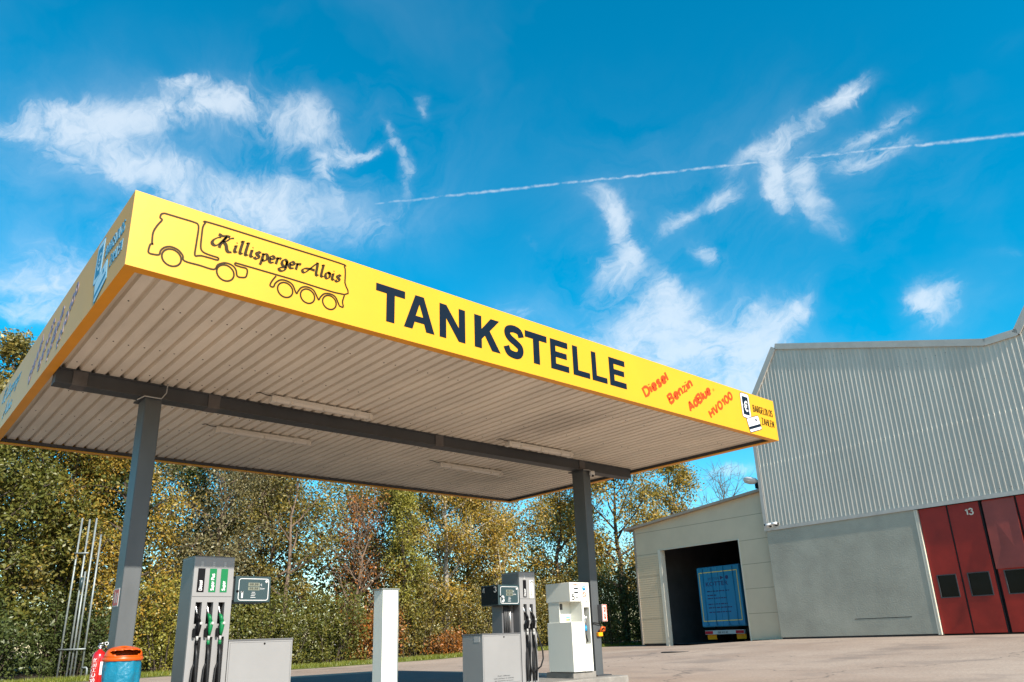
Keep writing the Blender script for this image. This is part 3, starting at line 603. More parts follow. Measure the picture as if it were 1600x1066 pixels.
def pump_display(par, x0, x1, y0, y1, z0, z1, num, side):
    mb = MB(); mb.box(x0, x1, y0, y1, z0, z1, bev=.008); d = mb.build('display_housing', M['panelteal'], par)
    w, h = x1-x0, z1-z0; P = (x0, y0-.0005, z0)
    mb = MB(); mb.stroke(rrect(w*.10, w*.93, h*.08, h*.90, .03), .008, P, FU, FV, FN, closed=True, sub=1)
    sans(mb, num, (x0+w*(.16 if num == '1' else .14), y0, z0+h*.13), FU, FV, FN, w*(.07 if num == '1' else .13), h*.33, wt=.2)
    text_into(mb, '€', (x0+w*.70, y0, z0+h*.63), FU, FV, FN, w*.045, h*.08); text_into(mb, 'Liter', (x0+w*.70, y0, z0+h*.50), FU, FV, FN, w*.13, h*.07)
    for k in range(4): mb.box(x0+w*(.44+.01*k), x0+w*(.58-.02*(k % 2)), y0-.002, y0-.0006, z0+h*(.18+.065*k), z0+h*(.195+.065*k))
    mb.lathe((x0+w*.87, y0, z0+h*.80), [(.018, 0), (.018, .003)], n=14, axis=(0, -1, 0)); mb.build('lettering', M['white'], d)
    mb = MB(); mb.box(x0+w*.36, x0+w*.68, y0-.003, y0-.0006, z0+h*.46, z0+h*.58); mb.box(x0+w*.36, x0+w*.68, y0-.003, y0-.0006, z0+h*.61, z0+h*.75); mb.build('digital_readout', M['lcd'], d)
    mb = MB()
    text_into(mb, '88,88', (x0+w*.40, y0, z0+h*.475), FU, FV, FN, w*.24, h*.09, t=.004); text_into(mb, '88,88', (x0+w*.40, y0, z0+h*.63), FU, FV, FN, w*.24, h*.10, t=.004); mb.build('digits', M['black'], d); mb = MB()
    mb.lathe((x0+w*.07, y0, z0+h*.42), [(.016, 0), (.016, .012)], n=12, axis=(0, -1, 0)); mb.build('button', M['black'], d)
    if side:
        mb = MB(); mb.box(x0-.004, x0-.0006, y0+.012, y1-.012, z0+.012, z1-.012); mb.build('side_cover', M['black'], d)
        mb = MB(); yy = y1-y0
        for ch, q in ((side[0], .90), (side[1], .24)): sans(mb, ch, (x0-.004, y0+yy*q, z0+h*.62), (0, -1, 0), (0, 0, 1), (-1, 0, 0), .07, .10, wt=.17)
        mb.build('side_number', M['sticker'], d)
def label_strip(par, x0, x1, y, z0, z1, m, word, wm):
    mb = MB(); mb.box(x0, x1, y-.003, y-.0004, z0, z1); l_ = mb.build('fuel_label', m, par)
    mb = MB(); w = x1-x0
    sans(mb, word, (x1-w*.26, y-.003, z0+.02), (0, 0, 1), (-1, 0, 0), (0, -1, 0), (z1-z0)*(.42 + .075*max(0, len(word)-6)), w*.50, wt=.2); mb.build('lettering', wm, l_)
    mb = MB(); xm = (x0+x1)/2
    for k in range(3): mb.box(xm-.015, xm+.015, y-.003, y-.0004, z1+.02+.023*k, z1+.038+.023*k)
    mb.build('sticker', M['sticker'], par)
# pump with number 1
Y0 = 3.22
pump1 = thing('fuel_pump', 'silver fuel pump numbered 1 with three nozzles, beside the blue rubbish bin', 'fuel pump', (2.2, 3.4, .12))
def tower(par, x0, x1, y0, y1, z0, z1, recesses):
    """box whose front has real recesses: list of (xa,xb,za,zb)"""
    mb = MB(); dpt = .09
    mb.box(x0, x1, y0+dpt, y1, z0, z1)
    cuts = sorted(set([x0, x1] + [a for r in recesses for a in r[:2]]))
    for a, b in zip(cuts[:-1], cuts[1:]):
        rs = sorted([r[2:] for r in recesses if r[0] <= a+1e-6 and r[1] >= b-1e-6]); z = z0
        for za, zb in rs:
            if za > z: mb.box(a, b, y0, y0+dpt-.0005, z, za)
            z = zb
        if z < z1: mb.box(a, b, y0, y0+dpt-.0005, z, z1)
    t_ = mb.build('tower', M['silver'], par)
    mb = MB()
    for a, b, za, zb in recesses: mb.box(a+.0005, b-.0005, y0+dpt-.012, y0+dpt-.002, za+.0005, zb-.0005)
    mb.build('recess', M['black'], t_)
    mb = MB()
    mb.box(x0+.004, x1-.004, y0-.0015, y0-.0004, 1.455, 1.459)
    mb.build('panel_gap', M['black'], t_)
    mb = MB(); mb.box(x0-.003, x1+.003, y0-.003, y1+.003, z1+.0005, z1+.012); mb.box(x0-.0025, x0-.0005, y0+.03, y1-.01, z0+.01, z1-.01); mb.build('cap_and_shade_side', M['grey_and_shade'], t_)  # left panel painted darker grey in place of the shade on that side
    return t_
rec = []
for xa in (1.985, 2.125, 2.268): rec += [(xa, xa+.078, 1.13, 1.39), (xa+.035, xa+.105, .16, .975)]
tower(pump1, 1.93, 2.43, Y0, 3.67, .12, 1.94, rec)
for xa, m, wd in ((1.98, M['black'], 'Diesel'), (2.125, M['green'], 'Super Plus'), (2.268, M['green'], 'Super')): label_strip(pump1, xa, xa+.088, Y0, 1.51, 1.80, m, wd, M['white'])
for i, xa in enumerate((2.03, 2.170, 2.312)):
    nozzle(pump1, xa, Y0-.005, 1.36, M['black'] if i == 0 else M['green'], M['black'] if i == 0 else M['green'])
pump_display(pump1, 2.47, 2.95, Y0+.02, 3.66, 1.39, 1.72, '1', None)
mb = MB(); mb.box(2.4345, 2.4695, 3.3, 3.58, 1.42, 1.69); mb.build('display_bracket', M['grey_and_shade'], pump1)
def cabinet(par, x0, x1, y0, y1, z0, z1):
    mb = MB(); mb.box(x0, x1, y0, y1, z0, z1-.02, bev=.005); c = mb.build('cabinet', M['silver'], par)
    mb = MB(); mb.box(x0-.006, x1+.006, y0-.006, y1+.006, z1-.0195, z1, bev=.003); mb.build('lid', M['grey_and_shade'], c)
    mb = MB(); mb.lathe(((x0+x1)/2+.04, y0-.0004, z1-.06), [(.012, 0), (.012, .006)], n=12, axis=(0, -1, 0)); mb.build('lock', M['black'], c)
    mb = MB(); mb.stroke([(x0+.02, z0+.03), (x0+.02, z1-.04), (x1-.02, z1-.04), (x1-.02, z0+.03)], .004, (0, y0-.0005, 0), FU, FV, FN, t=.0008, closed=True, sub=1); mb.build('panel_gap', M['steel'], c)
    return c
c1 = cabinet(pump1, 2.444, 3.30, Y0+.01, 3.68, .12, .935)
# pump with numbers 3 and 4
pump3 = thing('fuel_pump', 'silver fuel pump numbered 3 with two black nozzles and a wide cabinet', 'fuel pump', (7.2, 3.4, .12))
rec = []
for xa in (7.455, 7.60): rec += [(xa, xa+.075, 1.10, 1.37), (xa+.02, xa+.085, .16, .97)]
tower(pump3, 7.38, 7.74, Y0, 3.68, .12, 1.90, rec)
label_strip(pump3, 7.46, 7.535, Y0, 1.48, 1.77, M['black'], 'Diesel', M['white'])
mb = MB(); mb.box(7.61, 7.70, Y0-.003, Y0-.0004, 1.47, 1.77); l_ = mb.build('fuel_label', M['cabwhite'], pump3)
mb = MB(); text_into(mb, 'HVO', (7.675, Y0-.003, 1.50), (0, 0, 1), (-1, 0, 0), (0, -1, 0), .12, .045); mb.stroke([(7.63, 1.72), (7.65, 1.745), (7.685, 1.745), (7.69, 1.725)], .012, (0, Y0-.003, 0), FU, FV, FN); mb.build('lettering', M['ink'], l_)
for xa in (7.495, 7.64): nozzle(pump3, xa, Y0-.005, 1.34, M['black'], M['sticker'])
mb = MB()
mb.tube([(7.515, Y0-.06, .98), (7.50, Y0-.10, .7), (7.47, Y0-.10, .42), (7.50, Y0-.09, .30), (7.56, Y0-.08, .28), (7.60, Y0-.06, .34)], .013, n=8)
mb.tube([(7.66, Y0-.06, .98), (7.70, Y0-.09, .8), (7.765, Y0-.10, .6), (7.77, Y0-.10, .48), (7.72, Y0-.09, .36), (7.68, Y0-.05, .32)], .013, n=8); mb.build('hose', M['rubber'], pump3)
pump_display(pump3, 6.90, 7.375, Y0, 3.68, 1.355, 1.685, '3', '43')
c3 = cabinet(pump3, 6.55, 7.374, Y0+.01, 3.76, .12, .91)
mb = MB(); mb.box(6.5465, 6.5497, 3.30, 3.45, .78, .87); mb.build('sticker', M['sticker'], c3)
mb = MB(); 
for k, (s, w) in enumerate((('Kein offenes', .26), ('Licht und Feuer im Umkreis', .42), ('der Zapfsäule verboten', .40))): text_into(mb, s, (6.98-w/2, Y0+.0095, .245-.038*k), FU, FV, FN, w, .018, t=.002)
mb.build('lettering', M['ink'], c3)
mb = MB(); mb.box(7.12, 7.374, 3.40, 3.66, .911, 1.354, mi=0); 
for k in range(4): mb.tube([(7.17+.04*k, 3.385, .912), (7.17+.04*k, 3.385, 1.353)], .018, n=8, mi=1 if k < 3 else 2)
mb.build('neck', [M['grey_and_shade'], M['steel'], M['chrome']], pump3)

# white urea pump number 5
ax = 8.48; ay = 3.10
p5 = thing('additive_pump', 'white pump numbered 5 for exhaust fluid on a concrete plinth by the right column', 'fuel pump', (8.7, 3.4, .12))
mb = MB(); mb.box(ax+.02, ax+.60, ay+.04, ay+.72, .10, .215, bev=.01); mb.build('plinth', M['concrete'], p5)
mb = MB(); mb.box(ax, ax+.285, ay, ay+.62, .225, 1.06, bev=.006); cb = mb.build('cabinet', M['cabwhite'], p5)
mb = MB()
for xx_, yy_ in ((ax+.03, .02), (ax+.25, .02), (ax+.03, .55), (ax+.25, .55)): mb.box(xx_-.015, xx_+.015, ay+.02+yy_, ay+.05+yy_, .2155, .2245)
mb.build('foot', M['black'], cb)
mb = MB(); mb.box(ax, ax+.285, ay, ay+.62, 1.41, 1.745, bev=.006); hd = mb.build('head', M['cabwhite'], p5)
mb = MB(); mb.box(ax+.01, ax+.50, ay+.30, ay+.58, 1.0605, 1.4095); nk = mb.build('neck', M['cabwhite'], p5)
mb = MB()
for xa, xb in ((ax+.02, ax+.09), (ax+.30, ax+.40)): mb.box(xa, xb, ay+.297, ay+.2997, 1.28, 1.385)
mb.box(ax+.37, ax+.42, ay+.297, ay+.2997, 1.11, 1.17); mb.build('vent', M['steel'], nk)
mb = MB(); mb.box(ax+.17, ax+.27, ay+.297, ay+.2997, 1.13, 1.15, mi=0); mb.box(ax+.17, ax+.22, ay+.297, ay+.2997, 1.09, 1.115, mi=1); mb.box(ax+.221, ax+.27, ay+.297, ay+.2997, 1.09, 1.115, mi=2); mb.build('sticker', [M['blue'], M['amber'], M['green']], nk)
# right hand column of the pump with a glazed nozzle slot
mb = MB(); xa, xb = ax+.287, ax+.50; dpt = .14
mb.box(xa, xb, ay+dpt, ay+.62, .225, 1.745); mb.box(xa, xa+.045, ay, ay+dpt-.0005, .225, 1.745); mb.box(xb-.025, xb, ay, ay+dpt-.0005, .225, 1.745)
mb.box(xa+.0455, xb-.0255, ay, ay+dpt-.0005, 1.31, 1.745); mb.box(xa+.0455, xb-.0255, ay, ay+dpt-.0005, .225, .68)
tw5 = mb.build('tower', M['cabwhite'], p5)
mb = MB(); mb.box(xa+.046, xb-.026, ay+dpt-.01, ay+dpt-.001, .681, 1.309); mb.build('recess', M['steel'], tw5)
mb = MB(); xm = (xa+xb)/2+.01
mb.tube([(xm, ay+.10, 1.24), (xm-.01, ay+.06, 1.15), (xm, ay+.05, 1.06), (xm+.01, ay+.06, .98)], [.012, .016, .02, .016], n=8, mi=0); mb.tube([(xm, ay+.05, .99), (xm, ay+.05, .90)], .028, n=10, mi=1)
mb.tube([(xm, ay+.05, .90), (xm+.02, ay+.06, .80), (xm+.03, ay+.04, .72), (xm-.02, ay+.05, .70), (xm-.03, ay+.08, .9)], .012, n=8, mi=2); mb.build('nozzle', [M['chrome'], M['blue'], M['rubber']], tw5)
mb = MB(); mb.lathe((xm-.03, ay-.002, 1.13), [(.022, 0), (.022, .01)], n=12, axis=(0, -1, 0)); mb.build('button', M['white'], tw5)
mb = MB(); sans(mb, '5', (ax+.045, ay, 1.43), FU, FV, FN, .065, .115, wt=.15); mb.build('pump_number', M['ink'], hd); mb = MB()
for z in (1.625, 1.555): mb.box(ax+.11, ax+.215, ay-.002, ay-.0004, z, z+.024)
mb.box(ax+.15, ax+.20, ay-.002, ay-.0004, 1.475, 1.492); mb.build('readout', M['ink'], hd); mb = MB(); mb.box(ax+.40, ax+.435, ay-.002, ay-.0004, 1.40, 1.412); mb.build('lock', M['ink'], tw5)
mb = MB(); text_into(mb, 'AdBlue', (ax+.08, ay, 1.69), FU, FV, FN, .15, .028, bold=.01); mb.stroke([(ax+.37+.04*math.cos(a*math.pi/6), 1.53+.04*math.sin(a*math.pi/6)) for a in range(12)], .012, (0, ay, 0), FU, FV, FN, closed=True); mb.stroke([(ax+.345, 1.555), (ax+.395, 1.505)], .010, (0, ay, 0), FU, FV, FN); mb.build('prohibition_sign', M['redtext'], tw5)
mb = MB(); mb.lathe((ax+.37, ay, 1.645), [(.045, 0), (.045, .003)], n=20, axis=(0, -1, 0), mi=0); mb.stroke([(ax+.345, 1.65), (ax+.36, 1.665), (ax+.385, 1.66), (ax+.395, 1.64)], .012, (0, ay-.003, 0), FU, FV, FN, mi=1); mb.build('instruction_sign', [M['blue'], M['white']], tw5)

# tall pale terminal
t = thing('payment_terminal', 'tall narrow white cabinet standing alone between the two silver pumps', 'cabinet', (4.8, 3.3, .12))
mb = MB(); mb.box(4.66, 4.925, 3.2, 3.45, .12, 1.575, bev=.004); b_ = mb.build('body', M['cabwhite'], t)
mb = MB(); mb.box(4.63, 4.94, 3.185, 3.47, 1.5755, 1.59); 
mb.build('lid', M['galv'], t)
mb = MB(); mb.tube([(4.662, 3.27, 1.545), (4.655, 3.27, 1.545)], .01, n=8)
for q in (3.24, 3.31, 3.38): mb.box(4.654, 4.6597, q, q+.03, 1.535, 1.55)
mb.build('rivet', M['white'], b_)
mb = MB(); mb.box(4.9295, 4.965, 3.24, 3.30, 1.20, 1.27, bev=.004); mb.build('keypad', M['white'], t)
mb = MB(); mb.box(4.915, 4.9295, 3.192, 3.1995, .13, 1.57); mb.build('edge_trim', M['galv'], b_)

# ------------------------------------------------------------------ bin, extinguisher, signs
bx, by = 1.07, 2.60
t = thing('waste_bin', 'rubbish bin with orange lid and bright blue bag, before the left column', 'bin', (bx, by, 0))
mb = MB(); n = 40; rg = random.Random(5); vs = []; lv = 26
for i in range(lv):
    z = .77 - i*.024; f = i/(lv-1)
    for j in range(n):
        a = 2*math.pi*j/n
        fold = .010*math.sin(a*9 + f*2.4) + .008*math.sin(a*15 - f*5+1) + .007*math.sin(a*5+f*9)
        r = .178 - .05*f**2 + fold*(.35 + f*1.4) + .012*math.sin(f*5)
        vs.append((bx + r*math.cos(a), by + r*.85*math.sin(a), z))
mb.add(vs, [(i*n+j, i*n+(j+1) % n, (i+1)*n+(j+1) % n, (i+1)*n+j) for i in range(lv-1) for j in range(n)] + [tuple((lv-1)*n+j for j in range(n))], smooth=True); mb.build('bag', M['bluebag'], t)
# lid: rim ring and a hood with an oval mouth on the front
mb = MB(); mb.lathe((bx, by, .745), [(.188, 0), (.197, .006), (.197, .034), (.186, .045), (.178, .04), (.178, .0)], n=40, sy=.87); rim = mb.build('lid', M['orangelid'], t)
mb = MB(); nu, nv = 48, 14; vs = []; fs = []
for i in range(nv+1):
    ph = (math.pi/2)*i/nv
    for j in range(nu):
        a = 2*math.pi*j/nu; rr_ = .186*math.cos(ph)**.55
        vs.append((bx + rr_*math.cos(a), by + rr_*.87*math.sin(a), .785 + .105*math.sin(ph)**.8 * (1+.10*math.sin(a))))
for i in range(nv):
    for j in range(nu):
        a = 2*math.pi*(j+.5)/nu; d = (a - 1.5*math.pi)/(math.pi*.36); e = (i + .5 - 4.2)/3.4
        if d*d + e*e < 1: continue
        fs.append((i*nu+j, i*nu+(j+1) % nu, (i+1)*nu+(j+1) % nu, (i+1)*nu+j))
mb.add(vs, fs, smooth=True); hood = mb.build('hood', M['orangelid'], t)
so = hood.modifiers.new('thickness', 'SOLIDIFY'); so.thickness = .008
mb = MB(); mb.lathe((bx, by, .60), [(.16, 0), (.165, .17)], n=30, sy=.86); mb.build('liner', M['black'], t)
mb = MB(); mb.tube([(bx, by+.19, 0), (bx, by+.19, .74)], .022, n=10); mb.box(bx-.02, bx+.02, by+.15, by+.19, .70, .74); mb.build('post', M['galv'], t)
# extinguisher
ex, ey = 1.015, 3.36
t = thing('fire_extinguisher', 'red fire extinguisher with white lettering hanging beside the left column', 'fire extinguisher', (ex, ey, .3))
mb = MB(); mb.lathe((ex, ey, .32), [(.062, 0), (.07, .012), (.07, .46), (.066, .495), (.052, .522), (.026, .54), (.022, .555)], n=28); cy = mb.build('cylinder', M['red'], t)
mb = MB(); mb.tube([(ex, ey, .87), (ex, ey, .905)], .016, n=10); mb.tube([(ex-.03, ey-.01, .905), (ex+.03, ey-.01, .915)], .009, n=6); mb.tube([(ex-.02, ey-.01, .93), (ex+.05, ey-.01, .95)], .008, n=6)
mb.build('valve', M['chrome'], t)
mb = MB(); mb.stroke([(ex+.055+.017*math.cos(a*math.pi/5), .935+.017*math.sin(a*math.pi/5)) for a in range(10)], .006, (0, ey-.02, 0), FU, FV, FN, closed=True); mb.build('safety_ring', M['white'], t)
mb = MB(); mb.tube([(ex+.02, ey, .90), (ex+.075, ey-.02, .88), (ex+.088, ey-.02, .80), (ex+.085, ey-.02, .6), (ex+.08, ey-.02, .45)], .009, n=8); mb.build('hose', M['rubber'], t)
mb = MB(); vs = []
for i in range(9):
    a = R(-88 + 6.5*i)
    for z in (.60, .74): vs.append((ex + .0708*math.cos(a), ey + .0708*math.sin(a), z))
mb.add(vs, [(2*i, 2*i+2, 2*i+3, 2*i+1) for i in range(8)]); mb.build('label', M['white'], cy)
# curved white word up the side
mb = MB(); tmp = MB(); 
for k, (s, z0, L, a0) in enumerate((('FEUER-', .42, .28, -150), ('LÖSCHER', .42, .36, -118))):
    q = MB(); sans(q, s, (0, 0, 0), (1, 0, 0), (0, 1, 0), (0, 0, 1), L, .042, wt=.18, t=0.0004)
    vv = [(ex + .0712*math.cos(R(a0) - v[1]/.0712), ey + .0712*math.sin(R(a0) - v[1]/.0712), z0 + v[0]) for v in q.v]
    mb.add(vv, q.f)
mb.build('lettering', M['white'], cy)
# signs on the columns
t = thing('fire_sign', 'small red fire sign with pale border on the left column', 'sign', (1.129, 3.4, 1.45))
mb = MB(); mb.box(1.124, 1.1292, 3.31, 3.535, 1.345, 1.555); pl_ = mb.build('plate', M['sticker'], t)
mb = MB(); mb.box(1.1225, 1.1238, 3.325, 3.52, 1.36, 1.54); mb.build('face', M['redsign'], t)
mb = MB(); mb.box(1.1212, 1.1222, 3.43, 3.47, 1.39, 1.49); mb.box(1.1212, 1.1222, 3.44, 3.46, 1.492, 1.515); mb.box(1.1212, 1.1222, 3.35, 3.39, 1.39, 1.50); mb.build('pictogram', M['sticker'], t)
t = thing('emergency_sign', 'red and white notice box projecting from the right column beside the white pump', 'sign', (9.43, 3.24, 1.2))
mb = MB(); mb.box(9.345, 9.475, 3.14, 3.247, 1.06, 1.36, bev=.004); mb.build('box', M['grey_and_shade'], t)
mb = MB(); mb.box(9.345, 9.478, 3.136, 3.1397, 1.06, 1.36); mb.build('face', M['white'], t)
mb = MB(); mb.stroke(rrect(9.355, 9.468, 1.07, 1.35, .01), .012, (0, 3.136, 0), FU, FV, FN, closed=True, sub=1); sans(mb, 'NOT-AUS', (9.445, 3.136, 1.095), (0, 0, 1), (-1, 0, 0), (0, -1, 0), .23, .06, wt=.2); mb.build('lettering', M['redtext'], t)
t = thing('hose_hook', 'yellow and orange plastic hook block low on the right column', 'hook', (9.35, 3.24, .9))
mb = MB(); mb.box(9.27, 9.385, 3.19, 3.248, .80, .87, bev=.006); mb.build('yellow_block', M['amber'], t)
mb = MB(); mb.tube([(9.36, 3.22, .88), (9.30, 3.18, .90), (9.34, 3.16, .96), (9.42, 3.17, .95), (9.43, 3.19, .90), (9.38, 3.2, .89)], .018, n=8); mb.build('hook', M['orangelid'], t)
mb = MB(); mb.tube([(9.08, 3.26, 1.03), (9.20, 3.22, 1.04), (9.36, 3.20, 1.02), (9.40, 3.2, 1.05)], .010, n=6); mb.build('arm', M['black'], t)
t = thing('security_camera', 'white security camera under the canopy at the head of the right column', 'camera', (9.46, 3.2, 3.9))
mb = MB(); mb.lathe((9.40, 3.20, 3.80), [(.02, 0), (.045, .015), (.055, .045), (.055, .10)], n=18); mb.build('body', M['white'], t)
mb = MB(); mb.lathe((9.37, 3.155, 3.80), [(.022, 0), (.02, .02)], n=12, axis=(-.5, -.8, -.2)); mb.build('lens', M['black'], t)

# ------------------------------------------------------------------ vent pipes by the trees
pb = Vector((4.56, 23.18, 0)); sd = Vector((.744, -.668, 0)); dp = Vector((.668, .744, 0))
t = thing('vent_pipes', 'rack of tall thin galvanised vent pipes standing in front of the left trees', 'pipes', tuple(pb))
def vp(u, z, d=0): return tuple(pb + sd*u + dp*d + Vector((0, 0, z)))
for u0, u1, h, d in ((0, .08, 5.35, 0), (.30, .34, 5.3, .02), (.40, .42, 3.5, .06), (.55, .59, 5.33, 0), (.78, .81, 4.75, .03)):
    mb = MB(); mb.tube([vp(u0, 0, d), vp(u1, h, d)], .032, n=8); mb.build('pipe', M['galv'], t)
for z, a, b in ((.95, -.06, .86), (4.12, .0, .50)):
    mb = MB(); mb.tube([vp(a, z, -.05), vp(b, z, -.05)], .03, n=6); mb.build('crossbar', M['galv'], t)
mb = MB(); mb.tube([vp(.36, 2.9), vp(.38, 3.3)], .055, n=8); mb.build('valve', M['panelteal'], t)
mb = MB(); mb.tube([vp(.80, .36), vp(.94, .36), vp(.97, .32), vp(.98, 0)], .032, n=8); mb.build('elbow', M['galv'], t)

# ------------------------------------------------------------------ hall (frame: s along the front towards the viewer, o into the building, z up)
HA = .05; HT = Vector((-math.sin(HA), -math.cos(HA), 0)); HN = Vector((math.cos(HA), -math.sin(HA), 0)); HP = Vector((27.7, 10.122, 0))
def H(s, o, z): return tuple(HP + HT*s + HN*o + Vector((0, 0, z)))
M['clad'] = mat('grey_metal_cladding', (.54, .495, .42), .45, metal=.0, noise=(1.1, .12, 9), streak=(1, 1, .2), spec=.35)
M['trim'] = mat('pale_metal_trim', (.48, .44, .39), .5, noise=(3, .1))
M['stucco'] = mat('grey_green_render', (.38, .355, .285), .92, noise=(.8, .15, 10), bump=(20, .3, .03))
M['plinth'] = mat('dark_plinth', (.03, .028, .028), .9, noise=(6, .3))
def door_mat():
    m = mat('brick_red_door_paint', (.29, .018, .010), .42, noise=(1.4, .22, 8), spec=.35); return m
M['door'] = door_mat(); M['doorlit'] = mat('sunlit_red_door_sheet', (.28, .045, .03), .45, noise=(1.6, .2, 8))  # paler red carries the sun's reflection on the tilted sheet in its colour
M['darkgap'] = mat('dark_rubber_seal', (.01, .008, .008), .8)
M['glass'] = mat('dark_window_glass', (.004, .004, .005), .12, spec=.12, noise=(2, .5))
M['cream'] = mat('cream_door_frame', (.66, .60, .48), .5)
hall = thing('workshop_hall', 'large hall with grey ribbed metal upper front and red folding doors', 'building', H(4, 0, .35))
# stucco lower wall, s .1 .. 6.18
mb = MB(H); n1_, n2_ = 26, 20; vs = []
mb.box(.10, 6.18, -.01, .40, .44, 4.72); mb.build('rendered_wall', M['stucco'], hall)
mb = MB(H); mb.box(.13, 6.17, .01, .42, .05, .4385, bev=.01); mb.build('plinth', M['plinth'], hall)
mb = MB(H); mb.box(3.3, 5.4, -.014, -.0105, 1.02, 1.04); mb.build('wall_crack', M['darkgap'], hall)
def roofline(s):
    P_ = [(.10, 10.0), (1.79, 12.45), (9.70, 9.95), (10.80, 9.98), (12.5, 12.45), (20.4, 9.95), (21, 9.95)]
    for (a, za), (b, zb) in zip(P_[:-1], P_[1:]):
        if s <= b: return za + (zb-za)*(s-a)/(b-a)
    return P_[-1][1]
mb = MB(H); s = .10; pts = []
while s < 21:
    for ds, o in ((0, 0), (.095, 0), (.113, -.022), (.152, -.022), (.170, 0)):
        if s+ds <= 21: pts.append((s+ds, o))
    s += .1705
vs = []; ex_ = []
for s, o in pts:
    zt = roofline(s); vs += [(s, o-.010, 4.86), (s, o-.010, 7.55), (s, o, 7.552), (s, o, zt)]
fs = []
for i in range(len(pts)-1):
    if abs(pts[i][0]-pts[i+1][0]) < 1e-6 and pts[i][1] == pts[i+1][1]: continue
    fs += [(4*i+k_, 4*i+4+k_, 4*i+5+k_, 4*i+1+k_) for k_ in range(3)]
mb.add(vs, fs); cl_ = mb.build('metal_cladding', M['clad'], hall)
mb = MB(H); s = .10 + .1325
while s < 12:
    for zz in (5.0, 6.2, 7.5, 8.8, 10.1, 11.3):
        if zz < roofline(s) - .2: mb.lathe((s, -.046 if zz < 7.55 else -.036, zz), [(.014, 0), (.010, .008)], n=6, axis=(0, -1, 0))
    s += .1705*2
mb.build('screw', M['steel'], cl_, kind='stuff')
mb = MB(H)      # body behind the cladding, with its sawtooth roof
prof = [(.12, 4.80), (.12, 9.9), (1.79, 12.3), (9.70, 9.8), (10.80, 9.85), (12.5, 12.3), (20.4, 9.8), (20.9, 9.8), (20.9, 4.80)]
k = len(prof); vs = [(s, .04, z) for s, z in prof] + [(s, 34, z) for s, z in prof]
mb.add(vs, [tuple(range(k))[::-1], tuple(range(k, 2*k))] + [(i, (i+1) % k, k+(i+1) % k, k+i) for i in range(k)])
mb.box(.12, 20.9, 33, 34, 0, 4.799); mb.box(20.5, 20.9, .41, 32.99, 0, 4.799); mb.box(.12, .5, .41, 32.99, 0, 4.799)
mb.build('roof', M['clad'], hall)
mb = MB(H); mb.box(.04, .095, -.045, .5, 4.86, 10.02); mb.box(.04, .20, -.050, -.0355, 4.86, 10.02); mb.build('corner_trim', M['trim'], hall)
mb = MB(H)
P_ = [(.06, 9.98), (1.79, 12.50), (9.70, 10.0), (10.75, 10.03), (12.45, 12.5), (20.4, 10.0)]
for (a, za), (b, zb) in zip(P_[:-1], P_[1:]):
    L = math.hypot(b-a, zb-za); nx, nz = -(zb-za)/L, (b-a)/L
    q0, q1 = -.06, .19
    vs = [(a+nx*q0, o, za+nz*q0) for o in (-.07, .3)] + [(a+nx*q1, o, za+nz*q1) for o in (-.07, .3)] + [(b+nx*q0, o, zb+nz*q0) for o in (-.07, .3)] + [(b+nx*q1, o, zb+nz*q1) for o in (-.07, .3)]
    mb.add(vs, [(0, 4, 6, 2), (1, 3, 7, 5), (2, 6, 7, 3), (0, 1, 5, 4), (0, 2, 3, 1), (4, 5, 7, 6)])
mb.build('roof_trim', M['trim'], hall)
mb = MB(H); mb.box(.02, 21, -.055, .055, 4.765, 4.80); mb.box(.02, 21, -.05, -.001, 4.8005, 4.862); mb.box(.02, 21, -.055, -.047, 4.715, 4.7645); mb.build('ledge', M['trim'], hall)
mb = MB(H); mb.box(6.185, 6.235, -.02, .30, .40, 4.70); mb.box(6.255, 6.30, -.02, .30, .40, 4.70); mb.box(6.2355, 6.2545, .0, .28, .40, 4.69); mb.build('door_post', M['cream'], hall)
mb = MB(H); mb.box(6.31, 20.5, .16, .24, .36, 4.76); mb.build('door_backing', M['darkgap'], hall)
def leaf(s0, s1, win=True, num=False, sheet=False):
    mb = MB(H)
    if win:
        ws0, ws1, wz0, wz1 = s0+.155, s1-.135, 1.60, 2.38
        mb.box(s0, ws0-.0, .05, .10, .43, 4.70); mb.box(ws1, s1, .05, .10, .43, 4.70); mb.box(ws0, ws1, .05, .10, .43, wz0); mb.box(ws0, ws1, .05, .10, wz1, 4.70)
    else: mb.box(s0, s1, .05, .10, .43, 4.70)
    d = mb.build('door_leaf', M['door'], hall)
    if win:
        mb = MB(H); w_ = .03
        mb.box(ws0, ws0+w_, .035, .08, wz0, wz1); mb.box(ws1-w_, ws1, .035, .08, wz0, wz1); mb.box(ws0+w_, ws1-w_, .035, .08, wz0, wz0+w_); mb.box(ws0+w_, ws1-w_, .035, .08, wz1-w_, wz1); mb.build('window_frame', M['darksteel'], d)
        mb = MB(H); mb.box(ws0+w_, ws1-w_, .075, .085, wz0+w_, wz1-w_); mb.build('window_pane', M['glass'], d)
    if num:
        mb = MB(); U_ = HT; sans(mb, '13', Vector(H(s0+.52, .05, 4.27)), U_, (0, 0, 1), -HN, .27, .24, wt=.17); mb.build('number', M['cream'], d)
    if sheet:
        mb = MB(H); vs = [(s0-.02, -.02, 2.42), (s1+.0, -.10, 2.42), (s1+.0, .03, 4.66), (s0-.02, .045, 4.66)]; vs += [(a, b+.02, c) for a, b, c in vs]
        mb.add(vs, [(0, 1, 2, 3), (7, 6, 5, 4), (0, 4, 5, 1), (1, 5, 6, 2), (2, 6, 7, 3), (3, 7, 4, 0)]); mb.build('raised_sheet', M['doorlit'], d)
    mb = MB(H); mb.box(s1+.004, s1+.05, .07, .12, .40, 4.70); mb.build('seal', M['darkgap'], d)
s_list = [(6.33, 7.26), (7.32, 8.30), (8.44, 9.40), (9.46, 10.42), (10.48, 11.44), (11.5, 12.4)]
